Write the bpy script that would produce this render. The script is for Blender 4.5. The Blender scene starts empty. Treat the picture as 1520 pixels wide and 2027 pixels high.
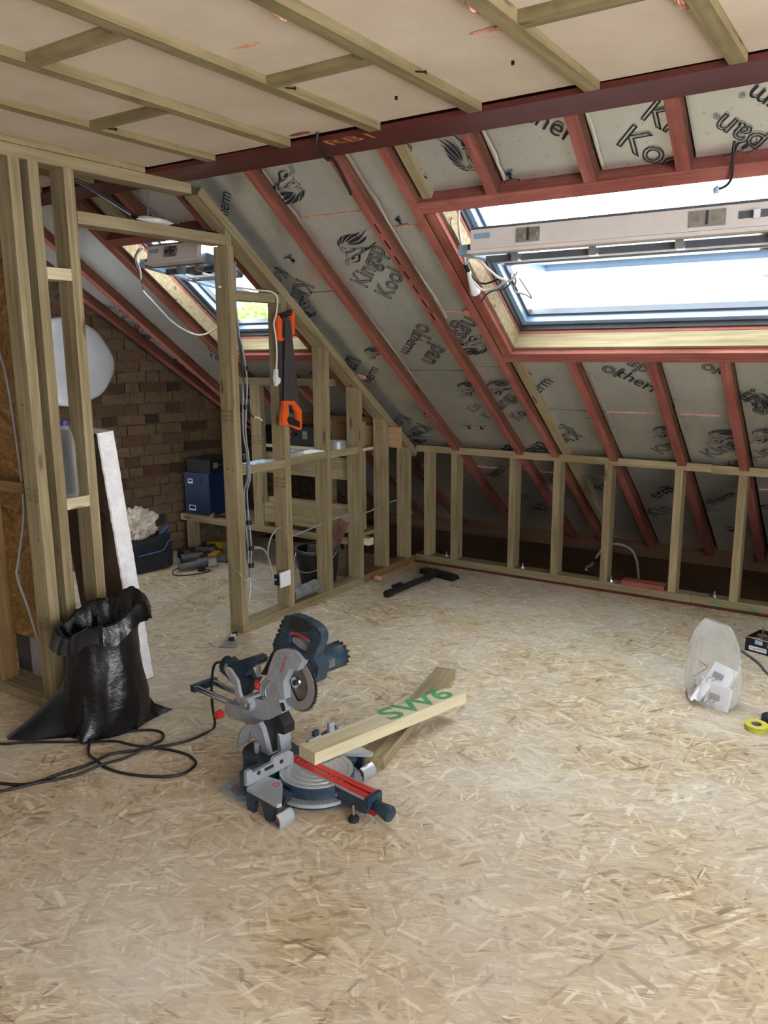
import bpy, bmesh, math, random
from mathutils import Vector, Matrix, noise

random.seed(7)
scene = bpy.context.scene
C = scene.collection
R = math.radians

# ------------------------------------------------------------------ camera
def make_camera():
    yaw, pitch, roll = R(-33.444), R(11.303), R(-0.3814)
    fw = Vector((math.sin(yaw) * math.cos(pitch), math.cos(yaw) * math.cos(pitch), -math.sin(pitch)))
    rt = Vector((math.cos(yaw), -math.sin(yaw), 0))
    up = rt.cross(fw)
    r2 = rt * math.cos(roll) + up * math.sin(roll)
    u2 = up * math.cos(roll) - rt * math.sin(roll)
    cam = bpy.data.cameras.new('camera')
    cam.sensor_fit = 'VERTICAL'
    cam.sensor_height = 36.0
    cam.lens = 1588.0 / 2027.0 * 36.0
    cam.clip_start = 0.05
    o = bpy.data.objects.new('camera', cam)
    C.objects.link(o)
    M = Matrix((r2, u2, -fw)).transposed().to_4x4()
    M.translation = Vector((0, 0, 1.5))
    o.matrix_world = M
    scene.camera = o
make_camera()

# ------------------------------------------------------------------ sky and exposure
w = bpy.data.worlds.new('overcast_sky')
scene.world = w
w.use_nodes = True
bg = w.node_tree.nodes['Background']
bg.inputs[0].default_value = (0.93, 0.97, 1.0, 1)
bg.inputs[1].default_value = 10.0
vs = scene.view_settings
vs.view_transform = 'Standard'
vs.look = 'None'
vs.gamma = 1.0
vs.use_curve_mapping = False
vs.exposure = 0.28
try:
    scene.cycles.max_bounces = 5
    scene.cycles.diffuse_bounces = 3
    scene.cycles.glossy_bounces = 2
    scene.cycles.transmission_bounces = 4
    scene.cycles.transparent_max_bounces = 8
    scene.cycles.use_adaptive_sampling = True
    scene.cycles.adaptive_threshold = 0.08
    scene.cycles.caustics_reflective = False
    scene.cycles.caustics_refractive = False
    scene.cycles.sample_clamp_indirect = 8.0
    scene.cycles.use_denoising = True
except Exception:
    pass

TH = R(36.3)
CT, ST = math.cos(TH), math.sin(TH)
Y0, Z0 = 3.15, 0.83 + 1.7 * math.tan(TH)
def SL(x, s, off=0.0):
    """point on the roof slope: x along the eaves, s down the slope, off outwards"""
    return Vector((x, Y0 + s * CT + off * ST, Z0 - s * ST + off * CT))
def slope_matrix(x=0.0, s=0.0, off=0.0, ang=0.0):
    """local x along eaves, local y up the slope, local z into the room"""
    M = Matrix(((1, 0, 0), (0, -CT, -ST), (0, ST, -CT))).to_4x4()
    M.translation = SL(x, s, off)
    return M @ Matrix.Rotation(R(ang), 4, 'Z')

# openings that let the daylight in
SKY1 = (-1.805, 0.06, 0.0, 1.005)      # x0, x1, s0, s1
SKY2 = (-3.885, -3.15, -0.02, 1.0)
SIDEWIN = (-1.1, 1.9, 0.25, 2.1)        # y0, y1, z0, z1 in the right-hand wall
YBACK = -1.6
# ------------------------------------------------------------------ materials
def lin(c):
    out = []
    for v in c[:3]:
        v /= 255.0
        out.append(v / 12.92 if v <= 0.04045 else ((v + 0.055) / 1.055) ** 2.4)
    return (*out, 1.0)
class NT:
    def __init__(s, name):
        s.m = bpy.data.materials.new(name); s.m.use_nodes = True
        s.t = s.m.node_tree; s.b = s.t.nodes['Principled BSDF']
    def n(s, kind, **kw):
        nd = s.t.nodes.new(kind)
        for k, v in kw.items():
            if k.startswith('i_'):
                key = k[2:]
                nd.inputs[int(key) if key.isdigit() else key].default_value = v
            else: setattr(nd, k, v)
        return nd
    def l(s, a, b): s.t.links.new(a, b)
    def ramp(s, fac, stops, interp='LINEAR'):
        r = s.n('ShaderNodeValToRGB'); e = r.color_ramp; e.interpolation = interp
        while len(e.elements) < len(stops): e.elements.new(0.5)
        for el, (p, c) in zip(e.elements, stops):
            el.position = p; el.color = lin(c) if isinstance(c, (tuple, list)) else (c, c, c, 1)
        s.l(fac, r.inputs[0]); return r.outputs[0]
    def mix(s, fac, a, b, mode='MIX'):
        m = s.n('ShaderNodeMix', data_type='RGBA', blend_type=mode)
        for sock, v in ((m.inputs[0], fac), (m.inputs[6], a), (m.inputs[7], b)):
            if hasattr(v, 'is_output') : s.l(v, sock)
            elif isinstance(v, (int, float)): sock.default_value = v
            else: sock.default_value = v
        return m.outputs[2]
    def math(s, op, a, b=None, c=None):
        m = s.n('ShaderNodeMath', operation=op)
        for i, v in enumerate((a, b, c)):
            if v is None: continue
            if hasattr(v, 'is_output'): s.l(v, m.inputs[i])
            else: m.inputs[i].default_value = v
        return m.outputs[0]
    def coord(s, scale=(1, 1, 1), rot=(0, 0, 0), loc=(0, 0, 0), rnd=0.0, kind='Object'):
        tc = s.n('ShaderNodeTexCoord'); mp = s.n('ShaderNodeMapping')
        src = tc.outputs[kind]
        if rnd:
            oi = s.n('ShaderNodeObjectInfo'); v = s.n('ShaderNodeVectorMath', operation='ADD')
            sc = s.math('MULTIPLY', oi.outputs['Random'], rnd)
            cb = s.n('ShaderNodeCombineXYZ'); s.l(sc, cb.inputs[0]); s.l(sc, cb.inputs[1]); s.l(sc, cb.inputs[2])
            s.l(src, v.inputs[0]); s.l(cb.outputs[0], v.inputs[1]); src = v.outputs[0]
        s.l(src, mp.inputs[0]); mp.inputs['Scale'].default_value = scale
        mp.inputs['Rotation'].default_value = rot; mp.inputs['Location'].default_value = loc
        return mp.outputs[0]
    def noise(s, vec, scale=5, detail=4, rough=0.55, out=0):
        nd = s.n('ShaderNodeTexNoise'); s.l(vec, nd.inputs['Vector'])
        nd.inputs['Scale'].default_value = scale; nd.inputs['Detail'].default_value = detail; nd.inputs['Roughness'].default_value = rough
        return nd.outputs[out]
    def bump(s, h, strength=0.3, dist=0.002):
        b = s.n('ShaderNodeBump'); b.inputs['Strength'].default_value = strength; b.inputs['Distance'].default_value = dist
        s.l(h, b.inputs['Height']); s.l(b.outputs[0], s.b.inputs['Normal'])
    def base(s, c):
        if hasattr(c, 'is_output'): s.l(c, s.b.inputs['Base Color'])
        else: s.b.inputs['Base Color'].default_value = c
    def rough(s, v, metal=0.0, spec=0.5):
        if hasattr(v, 'is_output'): s.l(v, s.b.inputs['Roughness'])
        else: s.b.inputs['Roughness'].default_value = v
        s.b.inputs['Metallic'].default_value = metal
        s.b.inputs['Specular IOR Level'].default_value = spec

MAT = {}
def wood(name, dark, mid, light, knot=(96, 66, 40), rough=0.8, knots=True, stain=None):
    t = NT(name)
    v = t.coord((1.2, 22, 22), rnd=37.0)
    n1 = t.noise(v, 2.2, 3, 0.6)
    col = t.ramp(n1, [(0.25, dark), (0.5, mid), (0.72, light)])
    v2 = t.coord((1, 1, 1), rnd=11.0)
    n2 = t.noise(v2, 3.0, 2)
    col = t.mix(t.ramp(n2, [(0.35, 0.0), (0.7, 0.45)]), col, lin(light))
    oi = t.n('ShaderNodeObjectInfo')
    hs = t.n('ShaderNodeHueSaturation'); t.l(col, hs.inputs['Color'])
    t.l(t.math('MULTIPLY_ADD', oi.outputs['Random'], 0.26, 0.86), hs.inputs['Value'])
    hs.inputs['Saturation'].default_value = 1.0
    col = hs.outputs[0]
    if knots:
        vk = t.coord((2.4, 9.0, 9.0), rnd=53.0)
        vo = t.n('ShaderNodeTexVoronoi'); t.l(vk, vo.inputs['Vector']); vo.inputs['Scale'].default_value = 1.0
        k = t.ramp(vo.outputs['Distance'], [(0.07, 1.0), (0.13, 0.0)])
        col = t.mix(t.math('MULTIPLY', k, 0.75), col, lin(knot))
    if stain:
        ns = t.noise(t.coord((1, 1, 1), rnd=5.0), 7.0, 3, 0.7)
        col = t.mix(t.ramp(ns, [(0.5, 0.0), (0.75, 0.5)]), col, lin(stain))
    t.base(col); t.rough(rough, 0, 0.3)
    MAT[name] = t.m; return t.m
wood('treated_timber', (112, 97, 70), (140, 124, 93), (166, 151, 121), knot=(86, 64, 42))
wood('pale_timber', (180, 164, 130), (203, 190, 156), (220, 211, 182))
wood('joist_timber', (108, 93, 62), (132, 117, 82), (152, 138, 104), stain=(96, 82, 56))
wood('red_timber', (116, 62, 54), (142, 79, 70), (166, 104, 94), knot=(94, 50, 40), rough=0.85, stain=(112, 64, 48))
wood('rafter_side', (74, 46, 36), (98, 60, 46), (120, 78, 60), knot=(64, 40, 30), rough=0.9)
wood('orange_timber', (96, 72, 44), (120, 92, 58), (140, 110, 74))
wood('plywood_pink', (170, 128, 96), (186, 146, 112), (196, 158, 126), knots=False)
wood('brown_board', (70, 52, 38), (92, 70, 52), (108, 84, 64), knots=False)

def osb(name, palette, dust=0.35, size=1.0, rough=0.72, main=0.0):
    t = NT(name)
    base = t.noise(t.coord((1, 1, 1)), 30, 2, 0.7)
    col = t.ramp(base, [(0.3, palette[1]), (0.7, palette[2])])
    warp = t.noise(t.coord((1, 1, 1)), 1.7, 0, out=1)
    #          angle, length, width (m), share left out, warp
    layers = ((4, .150, .030, .45, .06), (96, .110, .022, .60, .12), (-28, .120, .017, .56, .13), (-9, .100, .010, .60, .16), (64, .090, .012, .66, .14), (14, .120, .012, .64, .12), (-17, .045, .0045, .62, .18), (33, .130, .024, .74, .10), (-36, .110, .019, .76, .10), (-70, .080, .014, .82, .16))
    tc = t.n('ShaderNodeTexCoord')
    for k, (ang, ln, wd, thr, wa) in enumerate(layers):
        wv = t.n('ShaderNodeVectorMath', operation='MULTIPLY_ADD'); t.l(warp, wv.inputs[0]); wv.inputs[1].default_value = (wa, wa, 0); t.l(tc.outputs['Object'], wv.inputs[2])
        mp0 = t.n('ShaderNodeMapping'); t.l(wv.outputs[0], mp0.inputs[0]); mp0.inputs['Rotation'].default_value = (0, 0, R(ang + main)); mp0.inputs['Location'].default_value = (k * 3.7, k * 1.9, 0)
        mp = t.n('ShaderNodeMapping'); t.l(mp0.outputs[0], mp.inputs[0]); mp.inputs['Scale'].default_value = (1 / (ln * size), 1 / (wd * size), 1)
        vo = t.n('ShaderNodeTexVoronoi', voronoi_dimensions='2D', distance='CHEBYCHEV' if k % 3 else 'EUCLIDEAN'); t.l(mp.outputs[0], vo.inputs['Vector']); vo.inputs['Scale'].default_value = 1.0
        sp = t.n('ShaderNodeSeparateColor'); t.l(vo.outputs['Color'], sp.inputs[0])
        c = t.ramp(sp.outputs[1], [(0.0, palette[0]), (0.08, palette[1]), (0.45, palette[2]), (0.86, palette[3]), (1.0, palette[4])])
        m = t.math('GREATER_THAN', sp.outputs[0], thr)
        edge = t.ramp(vo.outputs['Distance'], [(0.34, 1.0), (0.48, 0.0)])
        m = t.math('MULTIPLY', m, edge)
        if k in (0, 7, 8):
            fib = t.noise(mp.outputs[0], 3.4, 2, 0.8)
            c = t.mix(t.ramp(fib, [(.35, 0.0), (.8, .7)]), c, lin(palette[1 + k % 2]))
        col = t.mix(t.math('MULTIPLY', m, 0.9 if wd > .015 else 0.7), col, c)
    for ang, sx, sy, lo_, amt in ((9, 9, 170, .65, .5), (-40, 11, 200, .67, .4)):
        nf = t.noise(t.coord((sx, sy, 1), rot=(0, 0, R(ang + main))), 1.0, 2, 0.6)
        col = t.mix(t.ramp(nf, [(lo_, 0.0), (lo_ + .07, amt)]), col, lin(palette[0]))
    if dust:
        # sawdust and plaster dust lying in drifts
        nd = t.noise(t.coord((1, 1, 1)), 1.5, 5, 0.68)
        col = t.mix(t.ramp(nd, [(0.40, 0.0), (0.68, dust)]), col, lin((216, 212, 204)))
        n2 = t.noise(t.coord((1, 1, 1), loc=(5, 8, 0)), 1.1, 3, 0.6)
        col = t.mix(t.ramp(n2, [(0.5, 0.0), (0.72, 0.22)]), col, lin((180, 148, 112)))
    t.base(col); t.rough(rough, 0, 0.35)
    MAT[name] = t.m
osb('osb_floor', ((106, 80, 56), (158, 135, 107), (187, 167, 136), (206, 189, 159), (231, 219, 196)), 0.55, 1.0, 0.72, -14)
osb('osb_wall', ((70, 48, 26), (112, 80, 44), (136, 100, 58), (154, 120, 76), (174, 142, 96)), 0.0, 1.25)

def simple(name, c, rough=0.6, metal=0.0, var=0.12, scale=9.0, bump=0.0, spec=0.5, dirt=None, dirt_amt=0.4):
    t = NT(name)
    v = t.coord((1, 1, 1), rnd=9.0)
    n = t.noise(v, scale, 3)
    d = tuple(max(0, x * (1 - var)) for x in c); e = tuple(min(255, x * (1 + var)) for x in c)
    col = t.ramp(n, [(0.3, d), (0.7, e)])
    if dirt:
        n2 = t.noise(v, scale * 2.3, 4, 0.7)
        col = t.mix(t.ramp(n2, [(0.48, 0.0), (0.72, dirt_amt)]), col, lin(dirt))
    t.base(col); t.rough(rough, metal, spec)
    if bump: t.bump(n, bump, 0.003)
    MAT[name] = t.m; return t.m

def foil():
    t = NT('foil_facing')
    v = t.coord((1, 1, 1), rnd=21.0)
    n = t.noise(v, 4.0, 4)
    nb = t.noise(t.coord((3, 40, 3), rnd=3.0), 2.0, 3)
    col = t.ramp(n, [(0.3, (214, 216, 210)), (0.7, (230, 231, 226))])
    # printed grid of faint crosses
    tc = t.n('ShaderNodeTexCoord'); sp = t.n('ShaderNodeSeparateXYZ'); t.l(tc.outputs['Object'], sp.inputs[0])
    def fr(o): return t.math('SUBTRACT', t.math('FRACT', t.math('MULTIPLY', o, 12.0)), 0.5)
    fx, fy = fr(sp.outputs[0]), fr(sp.outputs[1])
    ax, ay = t.math('ABSOLUTE', fx), t.math('ABSOLUTE', fy)
    h = t.math('MULTIPLY', t.math('LESS_THAN', ax, 0.11), t.math('LESS_THAN', ay, 0.012))
    g = t.math('MULTIPLY', t.math('LESS_THAN', ay, 0.11), t.math('LESS_THAN', ax, 0.012))
    cr = t.math('MULTIPLY', t.math('MAXIMUM', h, g), 0.35)
    col = t.mix(cr, col, lin((90, 90, 86)))
    t.base(col)
    t.rough(t.math('MULTIPLY_ADD', n, 0.12, 0.26), 0.78, 0.5)
    ht = t.math('ADD', t.math('MULTIPLY', n, 1.0), t.math('MULTIPLY', nb, 0.12))
    t.bump(ht, 0.16, 0.01)
    MAT['foil_facing'] = t.m
foil()

def ceiling_board():
    t = NT('ceiling_board')
    v = t.coord((1, 1, 1), rnd=13.0)
    n = t.noise(v, 3.0, 6, 0.6); n2 = t.noise(v, 38.0, 3)
    col = t.ramp(n, [(0.3, (196, 178, 158)), (0.7, (214, 198, 178))])
    col = t.mix(t.math('MULTIPLY', n2, 0.18), col, lin((170, 150, 130)))
    n3 = t.noise(t.coord((1, 3, 1), rnd=31.0), 4.5, 6, 0.72)
    col = t.mix(t.ramp(n3, [(0.68, 0.0), (0.76, 0.55)]), col, lin((196, 122, 104)))
    t.base(col); t.rough(0.9, 0, 0.2); t.bump(n, 0.2, 0.006)
    MAT['ceiling_board'] = t.m
ceiling_board()

def brick():
    t = NT('old_brick')
    oi = t.n('ShaderNodeObjectInfo')
    col = t.ramp(oi.outputs['Random'], [(0.0, (62, 54, 46)), (0.18, (104, 82, 64)), (0.4, (122, 96, 76)), (0.6, (112, 98, 76)), (0.8, (130, 106, 84)), (0.94, (108, 74, 58)), (1.0, (52, 46, 42))])
    n = t.noise(t.coord((1, 1, 1), rnd=40.0), 26.0, 6, 0.7)
    col = t.mix(t.ramp(n, [(0.35, 0.0), (0.75, 0.6)]), col, lin((66, 54, 44)))
    t.base(col); t.rough(0.95, 0, 0.2); t.bump(n, 0.6, 0.006)
    MAT['old_brick'] = t.m
brick()

simple('mortar', (88, 76, 60), 0.95, var=0.25, scale=22, bump=0.5)
simple('steel_primer', (86, 32, 29), 0.5, 0.1, var=0.08, scale=5)
simple('pink_foam', (206, 150, 130), 0.95, var=0.12, scale=30, bump=0.5)
simple('white_foam', (226, 226, 230), 0.9, var=0.04, scale=16, bump=0.3, dirt=(206, 160, 138), dirt_amt=0.35)
simple('brown_foil', (98, 82, 70), 0.55, 0.2, var=0.1)
simple('print_ink', (26, 26, 44), 0.7, var=0.05)
simple('print_red', (96, 30, 30), 0.7, var=0.05)
simple('stamp_ink', (62, 54, 42), 0.9, var=0.05)
simple('yellow_chalk', (186, 120, 60), 0.9, var=0.05)
simple('green_paint', (76, 138, 92), 0.7, var=0.12, scale=30)
simple('black_plastic', (17, 18, 20), 0.55, var=0.2)
simple('black_rubber', (20, 20, 22), 0.7, var=0.15)
simple('black_cable', (22, 21, 24), 0.5, var=0.1)
simple('grey_cable', (140, 144, 150), 0.5, var=0.06)
simple('dark_grey_cable', (84, 86, 90), 0.5, var=0.06)
simple('white_cable', (216, 210, 206), 0.45, var=0.04)
simple('white_plastic', (228, 230, 236), 0.35, var=0.02)
simple('off_white_bar', (220, 210, 206), 0.4, var=0.02)
simple('frame_grey', (92, 96, 104), 0.45, 0.2, var=0.05)
simple('frame_blue', (150, 176, 206), 0.35, 0.2, var=0.04)
simple('gasket', (52, 50, 50), 0.7, var=0.1)
simple('saw_blue', (20, 44, 62), 0.4, var=0.1, scale=20, dirt=(150, 146, 140), dirt_amt=0.14)
simple('saw_silver', (172, 178, 186), 0.38, 0.55, var=0.05, scale=14, dirt=(196, 184, 166), dirt_amt=0.35)
simple('saw_grey', (150, 156, 166), 0.45, 0.3, var=0.06, scale=14, dirt=(200, 190, 176), dirt_amt=0.4)
simple('saw_red', (186, 44, 40), 0.45, var=0.06, scale=20)
simple('chrome', (200, 204, 210), 0.16, 1.0, var=0.05)
simple('blade_steel', (122, 118, 116), 0.34, 0.85, var=0.06, scale=20)
simple('guard_grey', (140, 138, 139), 0.45, 0.3, var=0.04)
simple('handsaw_steel', (92, 88, 90), 0.5, 0.6, var=0.06, scale=16)
simple('orange_plastic', (236, 94, 38), 0.45, var=0.05)
simple('dark_red_plastic', (150, 30, 34), 0.45, var=0.06)
simple('yellow_plastic', (170, 134, 40), 0.5, var=0.08)
simple('crate_blue', (14, 34, 66), 0.5, var=0.08)
simple('cream_cloth', (196, 186, 170), 0.95, var=0.06, scale=20, bump=0.4)
simple('bag_fabric', (26, 28, 34), 0.9, var=0.25, scale=24, bump=0.4)
simple('blue_trim', (60, 96, 140), 0.7, var=0.1)
simple('tool_grey', (84, 84, 88), 0.7, 0.1, var=0.2, scale=20)
simple('lead_grey', (126, 126, 130), 0.55, 0.3, var=0.14, scale=20)
simple('duct_tape', (150, 152, 156), 0.4, 0.3, var=0.05)
simple('paper_white', (222, 224, 228), 0.7, var=0.04)
simple('printed_packet', (150, 170, 196), 0.4, var=0.3, scale=40)
simple('zinc', (190, 192, 196), 0.3, 0.9, var=0.06)
simple('leaf_green', (120, 176, 70), 0.7, var=0.3, scale=3)
simple('bark', (92, 74, 56), 0.9, var=0.2)
simple('house_render', (214, 200, 178), 0.9, var=0.06)
simple('roof_slate', (110, 118, 130), 0.8, var=0.1)
simple('dust_sheet_white', (206, 208, 214), 0.6, var=0.04, scale=6, bump=0.25)
simple('cardboard', (74, 64, 56), 0.9, var=0.1)
simple('cardboard_edge', (196, 176, 160), 0.9, var=0.05)
simple('box_black', (20, 20, 28), 0.5, var=0.1)
simple('tape_yellow', (206, 200, 70), 0.4, var=0.05)
simple('tape_green', (84, 122, 60), 0.4, var=0.05)
simple('wall_paint', (206, 202, 196), 0.9, var=0.03)
simple('screw_black', (16, 14, 18), 0.5, 0.4)

def bag_plastic():
    t = NT('bin_bag_plastic')
    n = t.noise(t.coord((1, 1, 1)), 9.0, 6, 0.65)
    t.base(t.ramp(n, [(0.3, (6, 7, 12)), (0.8, (14, 16, 24))]))
    t.rough(t.math('MULTIPLY_ADD', n, 0.2, 0.14), 0.0, 0.42); t.bump(n, 0.35, 0.02)
    MAT['bin_bag_plastic'] = t.m
bag_plastic()
def clear_plastic(name, tint, fac=0.16, rough=0.15):
    t = NT(name)
    out = t.t.nodes['Material Output']
    tr = t.n('ShaderNodeBsdfTransparent'); tr.inputs[0].default_value = (*tint, 1)
    n = t.noise(t.coord((1, 1, 1)), 26.0, 4, 0.7)
    t.base((0.86, 0.87, 0.88, 1)); t.rough(rough, 0, 0.6); t.bump(n, 0.6, 0.01)
    lw = t.n('ShaderNodeLayerWeight'); lw.inputs[0].default_value = 0.35
    f = t.math('MULTIPLY_ADD', lw.outputs['Facing'], 0.55, fac)
    mx = t.n('ShaderNodeMixShader'); t.l(f, mx.inputs[0]); t.l(tr.outputs[0], mx.inputs[1]); t.l(t.b.outputs[0], mx.inputs[2])
    t.l(mx.outputs[0], out.inputs[0])
    MAT[name] = t.m
clear_plastic('clear_polythene', (0.93, 0.93, 0.94), 0.15, 0.08)
clear_plastic('bottle_plastic', (0.90, 0.92, 0.95), 0.04, 0.06)
def window_glass():
    t = NT('window_glass'); out = t.t.nodes['Material Output']
    tr = t.n('ShaderNodeBsdfTransparent'); tr.inputs[0].default_value = (0.93, 0.97, 0.98, 1)
    gl = t.n('ShaderNodeBsdfGlossy'); gl.inputs['Roughness'].default_value = 0.02
    fr = t.n('ShaderNodeFresnel'); fr.inputs[0].default_value = 1.45
    mx = t.n('ShaderNodeMixShader'); t.l(fr.outputs[0], mx.inputs[0]); t.l(tr.outputs[0], mx.inputs[1]); t.l(gl.outputs[0], mx.inputs[2])
    t.l(mx.outputs[0], out.inputs[0]); MAT['window_glass'] = t.m
window_glass()

# ------------------------------------------------------------------ geometry helpers
WM = {}
def link(o, parent=None, M=None):
    C.objects.link(o)
    M = Matrix(M) if M is not None else Matrix.Identity(4)
    if parent is not None:
        o.parent = parent
    o.matrix_basis = M
    return o
def tag(o, label=None, cat=None, group=None, kind=None):
    if label: o['label'] = label
    if cat: o['category'] = cat
    if group: o['group'] = group
    if kind: o['kind'] = kind
    return o
def empty(name, M=None, label=None, cat=None, group=None, kind=None, parent=None):
    o = bpy.data.objects.new(name, None); o.empty_display_size = 0.05
    if isinstance(M, (tuple, list, Vector)): M = Matrix.Translation(M)
    link(o, parent, M); tag(o, label, cat, group, kind)
    return o
def struct(name, label=None):
    return empty(name, None, label, None, None, 'structure')
def mesh_from(name, bm, mats, smooth=None):
    me = bpy.data.meshes.new(name)
    bmesh.ops.recalc_face_normals(bm, faces=bm.faces)
    bm.to_mesh(me); bm.free()
    for m in (mats if isinstance(mats, (list, tuple)) else [mats]):
        me.materials.append(MAT[m])
    if smooth is not None:
        for p in me.polygons: p.use_smooth = True
        try: me.set_sharp_from_angle(angle=R(smooth))
        except Exception: pass
    return me
def fin(name, bm, mat, parent=None, M=None, smooth=None, bevel=0.0, seg=1):
    if bevel:
        ed = [e for e in bm.edges if len(e.link_faces) == 2 and e.calc_face_angle(0) > 0.5]
        bmesh.ops.bevel(bm, geom=ed, offset=bevel, segments=seg, affect='EDGES', profile=0.5, clamp_overlap=True)
    o = bpy.data.objects.new(name, mesh_from(name, bm, mat, smooth))
    return link(o, parent, M)
def NB(): return bmesh.new()
def b_box(bm, x0, x1, y0, y1, z0, z1, M=None, mi=0):
    co = [(x0, y0, z0), (x1, y0, z0), (x1, y1, z0), (x0, y1, z0), (x0, y0, z1), (x1, y0, z1), (x1, y1, z1), (x0, y1, z1)]
    vs_ = [bm.verts.new(M @ Vector(c) if M else c) for c in co]
    for f in ((0, 3, 2, 1), (4, 5, 6, 7), (0, 1, 5, 4), (1, 2, 6, 5), (2, 3, 7, 6), (3, 0, 4, 7)):
        bm.faces.new([vs_[i] for i in f]).material_index = mi
    return bm
def frame_dir(d):
    d = Vector(d).normalized()
    a = Vector((0, 0, 1)) if abs(d.z) < 0.95 else Vector((1, 0, 0))
    u = d.cross(a).normalized(); v = d.cross(u).normalized()
    return u, v
def b_cyl(bm, p0, p1, r0, r1=None, seg=16, caps=True, mi=0):
    r1 = r0 if r1 is None else r1
    p0, p1 = Vector(p0), Vector(p1); u, v = frame_dir(p1 - p0)
    A = [bm.verts.new(p0 + (u * math.cos(2 * math.pi * i / seg) + v * math.sin(2 * math.pi * i / seg)) * r0) for i in range(seg)]
    B = [bm.verts.new(p1 + (u * math.cos(2 * math.pi * i / seg) + v * math.sin(2 * math.pi * i / seg)) * r1) for i in range(seg)]
    for i in range(seg):
        j = (i + 1) % seg
        bm.faces.new((A[i], A[j], B[j], B[i])).material_index = mi
    if caps:
        bm.faces.new(A[::-1]).material_index = mi; bm.faces.new(B).material_index = mi
    return bm
def b_lathe(bm, prof, seg=24, M=None, mi=0, close=False):
    rings = []
    for r, z in prof:
        ring = []
        for i in range(seg):
            a = 2 * math.pi * i / seg; c = Vector((r * math.cos(a), r * math.sin(a), z))
            ring.append(bm.verts.new(M @ c if M else c))
        rings.append(ring)
    pairs = list(zip(rings, rings[1:])) + ([(rings[-1], rings[0])] if close else [])
    for A, B in pairs:
        for i in range(seg):
            j = (i + 1) % seg
            bm.faces.new((A[i], A[j], B[j], B[i])).material_index = mi
    if not close:
        bm.faces.new(rings[0][::-1]).material_index = mi; bm.faces.new(rings[-1]).material_index = mi
    return bm
def b_prism(bm, pts, h0, h1, axis='z', M=None, mi=0):
    """2d polygon extruded; axis z: (x,y); axis y: (x,z) extruded along y"""
    def P(p, h):
        c = Vector((p[0], p[1], h)) if axis == 'z' else (Vector((p[0], h, p[1])) if axis == 'y' else Vector((h, p[0], p[1])))
        return M @ c if M else c
    A = [bm.verts.new(P(p, h0)) for p in pts]; B = [bm.verts.new(P(p, h1)) for p in pts]
    n = len(pts)
    fa = bm.faces.new(A); fb = bm.faces.new(B[::-1]); fa.material_index = mi; fb.material_index = mi
    for i in range(n):
        j = (i + 1) % n
        bm.faces.new((A[i], B[i], B[j], A[j])).material_index = mi
    return bm
def smooth_path(pts, n=6, closed=False):
    P = [Vector(p) for p in pts]; out = []
    m = len(P)
    for i in range(m if closed else m - 1):
        p0 = P[(i - 1) % m] if (closed or i > 0) else P[0]
        p1 = P[i]; p2 = P[(i + 1) % m]
        p3 = P[(i + 2) % m] if (closed or i + 2 < m) else P[-1]
        for k in range(n):
            t = k / n
            out.append(0.5 * ((2 * p1) + (p2 - p0) * t + (2 * p0 - 5 * p1 + 4 * p2 - p3) * t * t + (3 * p1 - p0 - 3 * p2 + p3) * t ** 3))
    if not closed: out.append(P[-1])
    return out
def b_tube(bm, pts, r, seg=8, mi=0, smooth=6):
    P = smooth_path(pts, smooth) if smooth else [Vector(p) for p in pts]
    rr = r if callable(r) else (lambda t: r)
    prev = None; rings = []
    u = None
    for i, p in enumerate(P):
        d = (P[min(i + 1, len(P) - 1)] - P[max(i - 1, 0)])
        if d.length < 1e-9: d = Vector((0, 0, 1))
        d.normalize()
        if u is None: u, v = frame_dir(d)
        else:
            u = (u - d * u.dot(d))
            if u.length < 1e-6: u, v = frame_dir(d)
            u.normalize()
        v = d.cross(u)
        rad = rr(i / max(1, len(P) - 1))
        rings.append([bm.verts.new(p + (u * math.cos(2 * math.pi * k / seg) + v * math.sin(2 * math.pi * k / seg)) * rad) for k in range(seg)])
    for A, B in zip(rings, rings[1:]):
        for k in range(seg):
            j = (k + 1) % seg
            bm.faces.new((A[k], A[j], B[j], B[k])).material_index = mi
    bm.faces.new(rings[0][::-1]).material_index = mi; bm.faces.new(rings[-1]).material_index = mi
    return bm
def cable(name, pts, r, mat, parent=None, M=None, smooth=6, seg=8):
    bm = NB(); b_tube(bm, pts, r, seg, 0, smooth); return fin(name, bm, mat, parent, M, smooth=60)
def timber(name, p0, p1, w, h, mat, parent=None, up=(0, 0, 1), bevel=0.003, cut=None):
    """sawn timber between two centre points, local x along the grain, w across, h along up"""
    p0, p1 = Vector(p0), Vector(p1); d = (p1 - p0); L = d.length; d.normalize()
    upv = Vector(up); yv = upv.cross(d)
    if yv.length < 1e-6: yv = Vector((0, 1, 0)).cross(d)
    yv.normalize(); zv = d.cross(yv).normalized()
    M = Matrix((d, yv, zv)).transposed().to_4x4(); M.translation = (p0 + p1) / 2
    bm = NB(); b_box(bm, -L / 2, L / 2, -w / 2, w / 2, -h / 2, h / 2)
    if cut: cut(bm, L)
    return fin(name, bm, mat, parent, M, bevel=bevel)
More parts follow.
